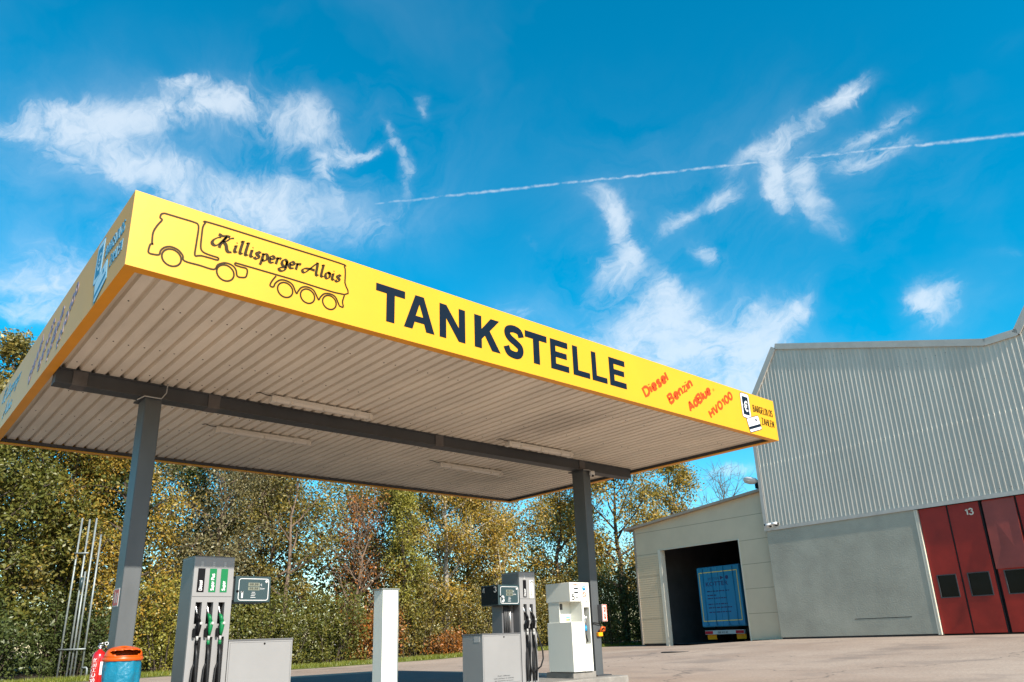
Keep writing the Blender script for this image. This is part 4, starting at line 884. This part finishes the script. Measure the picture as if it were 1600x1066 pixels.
for i, (a, b) in enumerate(s_list): leaf(a, b, num=(i == 1), sheet=(i in (2,)))
mb = MB(H); mb.box(12.46, 20.9, .05, .4, .2, 4.76); mb.build('rendered_wall', M['stucco'], hall)

# floodlight and cameras on the hall corner
fc = H(-.45, .15, 6.98)
t = thing('floodlight', 'white floodlight on a dark bracket at the metal hall corner above the garage roof', 'floodlight', H(-.1, .2, 6.9))
mb = MB(H); mb.lathe((-.42, .1, 7.0), [(.05, -.36), (.14, -.30), (.19, -.1), (.20, .1), (.15, .28), (.06, .34)], n=16, axis=(-1, .0, .22), sx=.55); mb.build('lamp_head', M['white'], t)
mb = MB(H); mb.lathe((-.40, .1, 6.93), [(.15, -.015), (.15, .0)], n=16, axis=(0, -.3, -1), sx=1.3); mb.build('lens', M['lens'], t)
mb = MB(H); mb.tube([(.05, .2, 6.80), (-.1, .15, 6.82), (-.25, .1, 6.90)], .035, n=8); mb.tube([(-.05, .2, 6.62), (-.12, .2, 6.9)], .05, n=6); mb.box(-.20, -.02, .05, .25, 6.60, 6.80, bev=.01); mb.build('bracket', M['black'], t)
for (s, lb, d_) in ((.33, 'small white camera on the hall ledge, the one nearer the garage', -1), (.62, 'small white camera on the hall ledge, the one farther from the garage', 1)):
    t = thing('security_camera', lb, 'camera', H(s, -.05, 4.9), 'cameras on the hall ledge')
    mb = MB(H); mb.tube([(s-.12, -.22, 4.93 + (.03 if d_ > 0 else 0)), (s+.10, -.12, 4.97)], [.055, .055], n=12); mb.build('body', M['white'], t)
    mb = MB(H); mb.tube([(s+(.105 if d_ > 0 else -.125), -.115 if d_ > 0 else -.225, 4.955), (s+(.14 if d_ > 0 else -.16), -.10 if d_ > 0 else -.24, 4.955)], .04, n=10); mb.build('lens', M['black'], t)
    mb = MB(H); mb.tube([(s+.0, -.16, 4.90), (s+.03, -.02, 4.87)], .025, n=8); mb.build('bracket', M['black'], t)

# ------------------------------------------------------------------ garage annex
M['beige'] = mat('beige_sandwich_panel', (.60, .49, .345), .6, noise=(.9, .06, 6))
M['seam'] = mat('panel_joint', (.34, .28, .20), .8)
M['beigetrim'] = mat('taupe_roof_trim', (.30, .25, .20), .6, noise=(2, .1))
M['interior'] = mat('dark_grey_interior', (.07, .072, .075), .9, noise=(1, .2))  # one dark grey for the garage's inner walls and floor
gar = thing('truck_garage', 'beige panelled lean-to garage with an open door attached to the hall', 'building', H(-4, .3, .2))
GO = .30; OP0, OP1 = -6.07, -1.52
def roofz(s): return 6.47 + (s + .1) * .089
def gwall(name, s0, s1, z0, m=None):
    mb = MB(H); vs = [(s0, GO, z0), (s1, GO, z0), (s1, GO, roofz(s1)), (s0, GO, roofz(s0))]; vs += [(a, GO+.26, c) for a, b, c in vs]
    mb.add(vs, [(0, 1, 2, 3), (7, 6, 5, 4), (0, 4, 5, 1), (1, 5, 6, 2), (2, 6, 7, 3), (3, 7, 4, 0)]); return mb.build(name, m or M['beige'], gar)
wl_ = gwall('wall_panel', -7.66, OP0, .30); wr_ = gwall('wall_panel', OP1, .085, .36); wt_ = gwall('wall_panel', OP0+.0005, OP1-.0005, 4.60)
mb = MB(H)
for z in (1.43, 2.45, 3.48, 4.50): mb.box(OP1+.003, .08, GO-.003, GO-.0005, z-.012, z+.012)
mb.build('panel_joint', M['seam'], wr_)
mb = MB(H); mb.box(-7.65, .08, GO-.003, GO-.0005, 5.545, 5.57); mb.box(-7.65, OP0, GO-.003, GO-.0005, 4.46, 4.485); mb.build('panel_joint', M['seam'], wt_)
mb = MB(H); z = .34       # fine lamellae on the left wall field
while z < 4.4:
    mb.box(-7.60, OP0-.15, GO-.018, GO-.0005, z, z+.075); z += .105
mb.build('lamella', mat('beige_lamella', (.66, .52, .35), .6), wl_, kind=None)
mb = MB(H); z = 0
for zz in (1.42, 2.42, 3.42): mb.box(-7.6, OP0-.16, GO-.021, GO-.0185, zz, zz+.02)
mb.build('panel_joint', M['seam'], wl_)
mb = MB(H); mb.box(OP0+.0006, OP0+.045, GO-.03, GO+.27, .17, 4.58); mb.box(OP0-.13, OP0, GO-.03, GO-.0006, .17, 4.62); mb.box(OP0+.0455, OP1-.06, GO-.02, GO+.02, 4.575, 4.5995); mb.box(OP1-.05, OP1-.0006, GO-.03, GO+.27, .2, 4.5995); mb.build('door_frame', M['cream'], gar)
mb = MB(H); mb.box(-7.70, -7.60, GO-.04, GO+.05, .25, 5.74); mb.build('corner_trim', M['beigetrim'], gar)
mb = MB(H); mb.box(-7.55, OP0-.2, GO+.05, GO+.25, -.05, .298); mb.box(OP1+.02, .05, GO+.04, GO+.25, .0, .358); mb.build('plinth', M['plinth'], gar)
mb = MB(H); mb.box(-.45, -.28, GO-.25, GO+.02, .2, .38, bev=.01); mb.build('concrete_block', M['concrete'], gar)
mb = MB(H); vs = []
for o in (GO-.22, 22):
    vs += [(-8.15, o, roofz(-8.15)), (.03, o, roofz(.03)), (.03, o, roofz(.03)+.11), (-8.15, o, roofz(-8.15)+.11)]
mb.add(vs, [(0, 1, 2, 3), (7, 6, 5, 4), (0, 4, 5, 1), (1, 5, 6, 2), (2, 6, 7, 3), (3, 7, 4, 0)]); mb.build('roof', M['beigetrim'], gar)
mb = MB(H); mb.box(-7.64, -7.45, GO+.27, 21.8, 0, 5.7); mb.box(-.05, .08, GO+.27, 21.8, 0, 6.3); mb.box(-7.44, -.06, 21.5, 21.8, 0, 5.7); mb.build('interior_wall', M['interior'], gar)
mb = MB(H); mb.box(-6.0, -5.2, 9.0, 9.1, .15, 2.1); mb.build('inner_door', M['grey_and_shade'], gar)
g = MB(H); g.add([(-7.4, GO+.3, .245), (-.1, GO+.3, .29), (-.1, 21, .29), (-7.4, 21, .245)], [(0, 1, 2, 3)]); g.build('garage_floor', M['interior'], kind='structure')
# blue semi-trailer inside
TO = 1.55; S0, S1 = -4.98, -2.60
t = thing('semi_trailer', 'blue box semi-trailer parked inside the dark garage, rear doors towards the yard', 'trailer', H((S0+S1)/2, TO, .2))
M['tblue'] = mat('trailer_blue', (.006, .19, .37), .4, noise=(1.5, .08)); M['tblue2'] = mat('trailer_blue_frame', (.006, .21, .40), .4)
M['yellowline'] = mat('yellow_reflective_tape', (.75, .60, .10), .4)
mb = MB(H); mb.box(S0, S1, TO+.05, TO+13, .95, 3.68, bev=.02); mb.build('body', M['tblue'], t)
mb = MB(H)
for a, b in ((S0+.01, (S0+S1)/2-.006), ((S0+S1)/2+.006, S1-.01)): mb.box(a, b, TO, TO+.0495, .98, 3.66, bev=.008)
rd = mb.build('rear_door', M['tblue2'], t)
mb = MB(H)
for a, b, c, d in ((S0+.10, S1-.12, 3.40, 3.435), (S0+.10, S1-.12, 1.20, 1.235), (S0+.10, S0+.135, 1.2355, 3.3995), (S1-.155, S1-.12, 1.2355, 3.3995)): mb.box(a, b, TO-.003, TO-.0005, c, d)
mb.build('marking_tape', M['yellowline'], rd)
mb = MB(); tp = lambda s, z: Vector(H(s, TO-.001, z))
text_into(mb, 'KOTTER', tp(S0+.45, 2.78), HT, (0, 0, 1), -HN, 1.25, .20, bold=.02)
text_into(mb, 'SPEDITION', tp(S0+.60, 3.06), HT, (0, 0, 1), -HN, .62, .11)
mb.prism([(0, 0), (.2, .09), (0, .18)], tp(S0+1.30, 3.04), HT, (0, 0, 1), -HN, .003)
mb.prism([(.09+.09*math.cos(k*math.pi/8), .09+.09*math.sin(k*math.pi/8)) for k in range(16)], tp(S0+1.58, 3.04), HT, (0, 0, 1), -HN, .003)
for z, w in ((2.52, 1.25), (2.34, .5), (2.2, 1.1), (1.94, 1.1), (1.78, 1.3), (1.58, 1.25)):
    k = 0; u = 0; rq = random.Random(int(z*100))
    while u < w:
        l = rq.uniform(.06, .2); mb.prism([(u, 0), (min(u+l, w), 0), (min(u+l, w), .05), (u, .05)], tp(S0+.48, z), HT, (0, 0, 1), -HN, .003); u += l + .035
mb.build('lettering', mat('navy_print', (.012, .03, .12), .5), rd)
for s in (S0+.35, S0+.85, S1-.85, S1-.35):
    mb = MB(H); mb.tube([(s, TO-.03, 1.0), (s, TO-.03, 3.62)], .013, n=6); mb.box(s-.05, s+.05, TO-.05, TO-.001, 1.05, 1.09); mb.box(s-.02, s+.12, TO-.055, TO-.035, .99, 1.02); mb.build('locking_bar', M['tblue'], rd)
mb = MB(H); mb.box(S0+.12, S1-.10, TO-.02, TO+.1, .62, .80, bev=.01); bp_ = mb.build('bumper', mat('pale_bumper', (.5, .52, .5), .5), t)
for s in (S0+.14, S1-.55):
    mb = MB(H); mb.box(s, s+.43, TO-.035, TO-.021, .645, .775, bev=.004); mb.build('tail_light', mat('red_lens', (.45, .005, .03), .25), bp_)
mb = MB(); text_into(mb, 'EBE KO 45', tp(S0+.85, .66) - HN*.021, HT, (0, 0, 1), -HN, .55, .09, bold=.01); mb.build('number_plate', M['ink'], bp_)
for s in (S0+.15, S1-.62):
    mb = MB(H); mb.box(s, s+.50, TO+.11, TO+.13, .40, .617); mb.build('mudflap', M['amber'], t)
for s in (S0+.2, S1-.55):
    for o in (TO+1.0, TO+2.3, TO+3.6):
        mb = MB(); c = H(s, o, .72); mb.lathe(c, [(.38, 0), (.46, .03), (.46, .32), (.38, .35)], n=24, axis=tuple(HT)); mb.build('wheel', M['rubber'], t)
mb = MB(H); mb.box(S0+.6, S1-.6, TO+.3, TO+12, .7, .949); mb.build('chassis', M['black'], t)

# ------------------------------------------------------------------ trees and shrubs
def leaf_mat(name, cols, trans=.28):
    m = bpy.data.materials.new(name); m.use_nodes = True; nt = m.node_tree; n, l = nt.nodes, nt.links; n.clear()
    ge = n.new('ShaderNodeNewGeometry'); tcn = n.new('ShaderNodeTexCoord')
    ns = n.new('ShaderNodeTexNoise'); ns.inputs['Scale'].default_value = 1.3; ns.inputs['Detail'].default_value = 4; l.new(tcn.outputs['Object'], ns.inputs['Vector'])
    mr = n.new('ShaderNodeMapRange'); mr.inputs[1].default_value = .3; mr.inputs[2].default_value = .7; l.new(ns.outputs['Fac'], mr.inputs[0])
    a = n.new('ShaderNodeMath'); a.operation = 'MULTIPLY_ADD'; a.inputs[1].default_value = .55; l.new(ge.outputs['Random Per Island'], a.inputs[0])
    b = n.new('ShaderNodeMath'); b.operation = 'MULTIPLY'; b.inputs[1].default_value = .45; l.new(mr.outputs[0], b.inputs[0]); l.new(b.outputs[0], a.inputs[2])
    cr = n.new('ShaderNodeValToRGB'); cr.color_ramp.elements[0].position = 0; cr.color_ramp.elements[0].color = (*cols[0], 1); cr.color_ramp.elements[1].position = 1; cr.color_ramp.elements[1].color = (*cols[-1], 1)
    for i, c in enumerate(cols[1:-1], 1): e = cr.color_ramp.elements.new(i/(len(cols)-1)); e.color = (*c, 1)
    l.new(a.outputs[0], cr.inputs[0])
    d = n.new('ShaderNodeBsdfDiffuse'); t_ = n.new('ShaderNodeBsdfTranslucent'); gl = n.new('ShaderNodeBsdfGlossy'); gl.inputs['Roughness'].default_value = .45; gl.inputs['Color'].default_value = (.6, .62, .55, 1)
    l.new(cr.outputs[0], d.inputs[0]); l.new(cr.outputs[0], t_.inputs[0])
    m1 = n.new('ShaderNodeMixShader'); m1.inputs[0].default_value = trans; l.new(d.outputs[0], m1.inputs[1]); l.new(t_.outputs[0], m1.inputs[2])
    m2 = n.new('ShaderNodeMixShader'); m2.inputs[0].default_value = .05; l.new(m1.outputs[0], m2.inputs[1]); l.new(gl.outputs[0], m2.inputs[2])
    o = n.new('ShaderNodeOutputMaterial'); l.new(m2.outputs[0], o.inputs[0]); return m
LM = {
 'dark': leaf_mat('dark_green_leaves', [(.03,.045,.012), (.055,.075,.018), (.09,.11,.03), (.05,.07,.02)]),
 'olive': leaf_mat('olive_leaves', [(.06,.062,.014), (.12,.11,.025), (.19,.16,.04), (.28,.19,.03), (.11,.105,.02)]),
 'yellow': leaf_mat('yellow_green_leaves', [(.13,.14,.02), (.20,.19,.03), (.28,.24,.04), (.16,.17,.02)]),
 'gold': leaf_mat('golden_leaves', [(.12,.11,.02), (.23,.18,.03), (.33,.235,.04), (.40,.22,.025), (.20,.165,.03)]),
 'rust': leaf_mat('rusty_leaves', [(.09,.05,.02), (.22,.11,.03), (.42,.13,.02), (.14,.12,.03)]),
 'grey': leaf_mat('grey_olive_leaves', [(.08,.078,.03), (.16,.14,.06), (.24,.205,.10), (.14,.115,.04), (.30,.20,.06)]),
 'green': leaf_mat('mid_green_leaves', [(.05,.058,.010), (.09,.10,.018), (.15,.14,.025), (.23,.185,.03)]),
}
M['bark'] = mat('brown_bark', (.075, .055, .04), .9, noise=(6, .35, 8), bump=(20, .5, .03))
M['birch'] = mat('pale_birch_bark', (.30, .27, .22), .8, noise=(5, .35, 8), streak=(1, 1, 3))
M['twig'] = mat('pale_bare_twigs', (.13, .09, .06), .8, noise=(3, .3))
def leaves_mesh(name, pts, size, m, rng, parent, droop=0.0, flat=.35, out=None):
    n = len(pts); org = np.array(ORIGIN[parent.name])
    # a leaf: quad folded out of a random frame; normals biased upward/outward
    nr = rng.normal(size=(n, 3)); nr[:, 2] += flat
    if out is not None: nr += out*.8
    nr /= np.linalg.norm(nr, axis=1)[:, None]
    t1 = rng.normal(size=(n, 3)); t1[:, 2] -= droop
    t1 -= nr*np.sum(t1*nr, axis=1)[:, None]; t1 /= np.linalg.norm(t1, axis=1)[:, None]; t2 = np.cross(nr, t1)
    s = size*rng.uniform(.6, 1.35, n)[:, None]; w = s*rng.uniform(.42, .62, n)[:, None]
    p = pts - org
    v = np.stack([p - t1*s*.6, p + t2*w*.55, p + t1*s*.6, p - t2*w*.55], axis=1).reshape(-1, 3)
    me = bpy.data.meshes.new(name); me.vertices.add(4*n); me.loops.add(4*n); me.polygons.add(n)
    me.vertices.foreach_set('co', v.astype(np.float32).ravel()); me.loops.foreach_set('vertex_index', np.arange(4*n, dtype=np.int32))
    me.polygons.foreach_set('loop_start', np.arange(0, 4*n, 4, dtype=np.int32)); me.polygons.foreach_set('loop_total', np.full(n, 4, dtype=np.int32))
    me.materials.append(m); me.update(calc_edges=True)
    o = bpy.data.objects.new(name, me); col.objects.link(o); o.parent = parent; return o
def tree(name, label, x, y, h, w, leafm, nleaf, seed, base=.15, lsize=.10, bark='bark', droop=0.0, trunk_r=None, limbs=22, spread=1.0, twigs=7, sparse=.30, group=None, shape=1.0, up=.55, trunks=1, cat='tree', lean=0.0):
    rng = np.random.default_rng(seed); z0 = gz(x, y); t = thing(name, label, cat, (x, y, z0), group)
    wood = MB(); pts = []; R0 = trunk_r or h*.017
    for tk in range(trunks):
        off = rng.normal(size=2)*(.12*w if trunks > 1 else 0); ln = rng.normal(size=2)*.05*h*(1.6 if trunks > 1 else 1) + np.array([lean*h, 0])
        K = 9; tp_ = []
        hh = h*(rng.uniform(.8, 1.0) if trunks > 1 else .97)
        for k in range(K+1):
            f = k/K; wob = rng.normal(size=2)*.018*h*f
            tp_.append(np.array([x+off[0]+ln[0]*f*f+wob[0], y+off[1]+ln[1]*f*f+wob[1], z0+hh*f]))
        wood.tube(tp_, [R0*(1-.88*(k/K)) / (1.25 if trunks > 1 else 1) for k in range(K+1)], n=7, caps=False)
        nl = limbs//trunks
        for i in range(nl):
            f = base + (1-base)*(i + rng.uniform(0, .9))/nl; f = min(f, .98)
            kk = f*K; k0 = int(kk); P = tp_[k0] + (tp_[min(k0+1, K)]-tp_[k0])*(kk-k0)
            az = i*2.39996 + rng.uniform(-.5, .5) + tk*1.3
            g_ = (f-base)/(1-base); env = (math.sin(math.pi*min(1, (g_*.80+.16)))**.7)*shape + (1-shape)*(1-g_*.7)
            L = .5*w*env*rng.uniform(.75, 1.2)*spread
            upv = up + .5*g_
            d = np.array([math.cos(az), math.sin(az), upv]); d /= np.linalg.norm(d)
            q = [P]; S = 5; cur = P.copy(); dd_ = d.copy()
            for s_i in range(S):
                dd_ = dd_ + rng.normal(size=3)*.16 + np.array([0, 0, -.28*droop + .05]); dd_ /= np.linalg.norm(dd_)
                cur = cur + dd_*L/S*1.12; q.append(cur.copy())
            r0 = R0*(1-.85*f)*.55 + .006
            wood.tube(q, [r0*(1-.8*j/S) for j in range(S+1)], n=5, caps=False)
            for j in range(twigs):
                a = rng.uniform(.25, 1.0)*S; j0 = min(int(a), S-1); B_ = q[j0] + (q[j0+1]-q[j0])*(a-j0)
                td = dd_*.5 + rng.normal(size=3)*.75; td[2] += .15 - .9*droop; td /= np.linalg.norm(td); tl = L*rng.uniform(.22, .5) + .12
                c1 = B_ + td*tl*.5 + rng.normal(size=3)*.04; c2 = B_ + td*tl + np.array([0, 0, -droop*tl*.6])
                wood.tube([B_, c1, c2], [r0*.35+.003, r0*.25+.003, .003], n=3, caps=False)
                for q_ in (c1, c2, (c1+c2)/2, (B_+c1)/2): pts.append(q_)
            pts.append(q[-1]); pts.append(q[-2])
    wood.build('trunk', M[bark], t)
    if nleaf > 0:
        A_ = np.array(pts); keep = rng.random(len(A_)) > sparse*.35; A_ = A_[keep]
        nleaf = int(nleaf*1.45); wgt = rng.gamma(2.2, 1.0, len(A_)); wgt /= wgt.sum(); idx = rng.choice(len(A_), nleaf, p=wgt)
        sg = w*.038 + .10; lsize = lsize*1.15
        pp = A_[idx] + rng.normal(size=(nleaf, 3))*np.array([sg, sg, sg*(.85+droop*.9)]) + np.array([0, 0, -droop*.25])
        ok_ = pp[:, 2] > z0+.05; pp = pp[ok_]; loc = A_[idx][ok_]
        od = pp - loc; od /= np.linalg.norm(od, axis=1)[:, None] + 1e-6
        leaves_mesh('crown', pp, lsize, leafm, rng, t, droop=droop*1.5, out=od)
    return t
def shrub(name, label, x, y, h, w, leafm, nleaf, seed, lsize=.09, dep=None, group=None, cat='shrub'):
    rng = np.random.default_rng(seed); z0 = gz(x, y); t = thing(name, label, cat, (x, y, z0), group); dep = dep or w*.7
    wood = MB(); pts = []
    for i in range(26):
        a = rng.uniform(0, 2*math.pi); r = math.sqrt(rng.uniform(0, 1)); ux, uy = .5*w*r*math.cos(a), .5*dep*r*math.sin(a)
        top = h*(1-.35*r*r)*rng.uniform(.72, 1.06); B_ = np.array([x+ux*.35, y+uy*.35, z0]); T_ = np.array([x+ux, y+uy, z0+top])
        mid_ = (B_+T_)/2 + rng.normal(size=3)*.1
        wood.tube([B_, mid_, T_], [.022, .014, .004], n=4, caps=False)
        for k in range(9): f = rng.uniform(.08, 1); pts.append(B_+(T_-B_)*f + rng.normal(size=3)*np.array([.14*w, .12*dep, .05*h]))
        pts.append(T_)
    wood.build('stem', M['bark'], t)
    A_ = np.array(pts); A_[:, 2] = np.maximum(A_[:, 2], z0+.1); nleaf = int(nleaf*1.25); idx = rng.integers(0, len(A_), nleaf)
    pp = A_[idx] + rng.normal(size=(nleaf, 3))*(.035*w+.06); od = pp - A_[idx]; od /= np.linalg.norm(od, axis=1)[:, None] + 1e-6; pp[:, 2] = np.where(pp[:, 2] < z0+.03, z0 + rng.uniform(.03, .5, nleaf), pp[:, 2])
    leaves_mesh('foliage', pp, lsize, leafm, rng, t, out=od); return t
TG = 'trees in the wooded belt behind the pumps'
# back row
tree('dense_tree', 'broad dark tree at the far left edge behind the others', .8, 29.5, 10.2, 6.5, LM['dark'], 13000, 11, group=TG, lsize=.13, base=.1)
tree('dense_tree', 'dark green tree rising behind the vent pipes', 6.2, 29.5, 11.0, 7.5, LM['dark'], 17000, 12, group=TG, lsize=.13, base=.08)
tree('dense_tree', 'dark tree behind the silver pump numbered 1', 10.2, 30.0, 9.6, 7.0, LM['dark'], 14000, 13, group=TG, lsize=.12, base=.08)
tree('dense_tree', 'olive tree filling the back between pump 1 and the tall cabinet', 14.2, 30.0, 8.4, 7.0, LM['olive'], 14000, 14, group=TG, lsize=.12, base=.08)
tree('dense_tree', 'low olive tree showing behind the tall white cabinet', 20.0, 28.5, 8.2, 7.4, LM['olive'], 15000, 15, group=TG, lsize=.12, base=.08)
tree('dense_tree', 'full olive tree behind the pump numbered 3', 26.5, 29.0, 10.0, 7.4, LM['olive'], 15000, 16, group=TG, lsize=.13, base=.08)
tree('dense_tree', 'dark tree behind the right canopy column', 37.5, 31.5, 9.0, 7.5, LM['dark'], 9000, 17, group=TG, lsize=.14, base=.06)
# front row, left to right
tree('ash_tree', 'tallest tree at the left edge, its yellow green top above the canopy', 3.2, 25.8, 12.7, 4.2, LM['olive'], 14000, 21, group=TG, lsize=.11, base=.12, spread=1.15)
tree('maple_tree', 'dense green tree left of the vent pipes', 1.9, 24.2, 8.6, 4.6, LM['green'], 15000, 22, group=TG, lsize=.11, base=.10)
tree('maple_tree', 'dark green tree directly behind the vent pipes', 4.6, 25.6, 10.4, 4.2, LM['green'], 15000, 23, group=TG, lsize=.11, base=.06)
tree('weeping_birch', 'drooping yellow tree between the vent pipes and the left column', 6.7, 24.9, 10.4, 4.2, LM['gold'], 17000, 24, group=TG, lsize=.09, droop=.55, base=.12, twigs=6)
tree('willow_tree', 'grey green willow with a pale trunk above pump 1', 10.3, 25.6, 10.2, 6.2, LM['grey'], 14000, 25, group=TG, lsize=.085, base=.22, sparse=.6, bark='twig', limbs=20, trunk_r=.13)
tree('slender_tree', 'thin see-through tree right of the display numbered 1', 14.0, 26.0, 9.6, 5.2, LM['olive'], 14500, 26, group=TG, lsize=.09, base=.2, sparse=.8, bark='twig', trunks=2, limbs=20)
tree('twiggy_tree', 'half bare tree with reddish twigs left of the tall cabinet', 16.6, 25.4, 8.2, 4.2, LM['rust'], 2600, 27, group=TG, lsize=.09, base=.12, bark='twig', trunks=3, limbs=36, twigs=11, up=1.0, sparse=.7)
tree('aspen_tree', 'narrow bright yellow green tree above the tall white cabinet', 18.6, 24.0, 7.7, 3.0, LM['yellow'], 8500, 28, group=TG, lsize=.09, base=.08, up=.9)
tree('birch_tree', 'golden birch left of the pump numbered 3', 21.4, 24.3, 10.6, 5.0, LM['gold'], 14000, 29, group=TG, lsize=.095, base=.1, bark='birch')
tree('birch_tree', 'dense golden birch with a white trunk above the pump numbered 3', 25.2, 24.8, 11.6, 5.6, LM['gold'], 17000, 30, group=TG, lsize=.10, base=.14, bark='birch', droop=.15)
tree('birch_tree', 'airy birch behind the right column with sky showing through', 31.4, 26.5, 12.2, 5.0, LM['gold'], 8500, 31, group=TG, lsize=.11, base=.16, sparse=.8, bark='bark', trunk_r=.16)
tree('oak_tree', 'spreading brownish tree with dark limbs right of the right column', 32.2, 22.0, 10.6, 7.0, LM['gold'], 14000, 32, group=TG, lsize=.12, base=.22, bark='bark', trunk_r=.22, limbs=18)
tree('poplar_tree', 'pale golden tree rising behind the garage roof', 41.0, 24.6, 12.2, 5.6, LM['gold'], 8500, 33, group=TG, lsize=.13, base=.3, sparse=.6)
tree('bare_tree', 'leafless tree behind the upper end of the garage roof', 45.5, 23.8, 11.8, 6.0, None, 0, 34, group=TG, bark='twig', limbs=30, twigs=9, base=.45, up=1.1, trunk_r=.12)
SG = 'shrubs along the verge'
for (lb, x, y, h, w, lm, n, sd_) in (
 ('dark shrub at the far left edge under the maple', 2.2, 23.0, 2.6, 3.0, 'dark', 6500, 41), ('dark leafy shrub at the foot of the vent pipes', 5.2, 24.6, 3.0, 3.2, 'dark', 7000, 42),
 ('yellow green shrub between the left column and pump 1', 8.0, 23.6, 3.7, 2.6, 'yellow', 6500, 43), ('green shrub behind pump 1', 10.0, 23.6, 3.2, 3.0, 'green', 6500, 44),
 ('bright green bush just right of pump 1', 12.1, 23.2, 2.9, 3.0, 'green', 7000, 45), ('dense green bush between pump 1 and the tall cabinet', 14.6, 23.3, 3.2, 3.4, 'green', 7500, 46),
 ('rust coloured bush left of the tall cabinet', 16.9, 23.2, 2.6, 2.6, 'rust', 4500, 47), ('dark bush right behind the tall white cabinet', 19.4, 23.6, 3.8, 3.4, 'olive', 6500, 48),
 ('low orange bush at the verge right of the tall cabinet', 20.3, 22.7, 1.2, 2.0, 'rust', 2500, 49), ('olive bush left of the cabinet numbered 3', 22.6, 23.6, 3.6, 3.4, 'olive', 6500, 50),
 ('dark bush hidden partly by the pump numbered 3', 25.4, 23.4, 3.4, 3.4, 'olive', 6000, 51), ('bush showing between the pumps numbered 3 and 5', 27.6, 22.8, 3.6, 3.0, 'olive', 6000, 52),
 ('dark hedge between the right column and the garage', 29.6, 20.9, 4.6, 3.2, 'dark', 9000, 53), ('dark hedge bush beside the garage corner', 31.8, 20.2, 4.4, 3.4, 'dark', 8000, 54)):
    shrub('shrub', lb, x, y, h, w, LM[lm], n, sd_, lsize=.095, group=SG)
# understorey mass closing the wood at eye level
rng = np.random.default_rng(77); n = 42000
t = thing('undergrowth', 'dark undergrowth filling the wood behind the tree trunks', 'undergrowth', (15, 27, 0)); t['kind'] = 'stuff'
px_ = rng.uniform(-4, 44, n); py_ = rng.uniform(27.0, 31, n); pz_ = rng.uniform(0, 1, n)**1.3*(5.2+1.1*np.sin(px_*1.3)+.8*np.sin(px_*3.1+1)+rng.normal(size=n)*.7) + .1; pz_ = np.abs(pz_)
o = leaves_mesh('undergrowth', np.stack([px_, py_, pz_], 1), .22, LM['dark'], rng, t); 
o.parent = None; o.location = ORIGIN[t.name]; tag(o, t['label'], t['category'], kind='stuff'); bpy.data.objects.remove(t); o.name = 'undergrowth'
# grass blades on the verge
rng = np.random.default_rng(5); n = 26000
gx = rng.uniform(-3, 36, n); gy = np.array([edge_y(a) for a in gx]) + rng.uniform(0.02, 2.4, n)**1.0; hgt = rng.uniform(.04, .16, n); an = rng.uniform(0, math.pi, n); lx, ly = rng.normal(size=(2, n))*.04
z = np.array([gz(a, b) for a, b in zip(gx, gy)]) + .03
ca, sa = np.cos(an)*.014, np.sin(an)*.014
v = np.stack([np.stack([gx-ca, gy-sa, z], 1), np.stack([gx+ca, gy+sa, z], 1), np.stack([gx+lx, gy+ly, z+hgt], 1)], axis=1).reshape(-1, 3)
me = bpy.data.meshes.new('grass'); me.vertices.add(3*n); me.loops.add(3*n); me.polygons.add(n)
me.vertices.foreach_set('co', v.astype(np.float32).ravel()); me.loops.foreach_set('vertex_index', np.arange(3*n, dtype=np.int32)); me.polygons.foreach_set('loop_start', np.arange(0, 3*n, 3, dtype=np.int32)); me.polygons.foreach_set('loop_total', np.full(n, 3, dtype=np.int32))
me.materials.append(leaf_mat('grass_blades', [(.10,.13,.015), (.16,.18,.02), (.24,.22,.03)], .3)); me.update(calc_edges=True)
o = bpy.data.objects.new('grass', me); col.objects.link(o); tag(o, 'short bright grass strip growing along the edge of the yard', 'grass', kind='stuff')
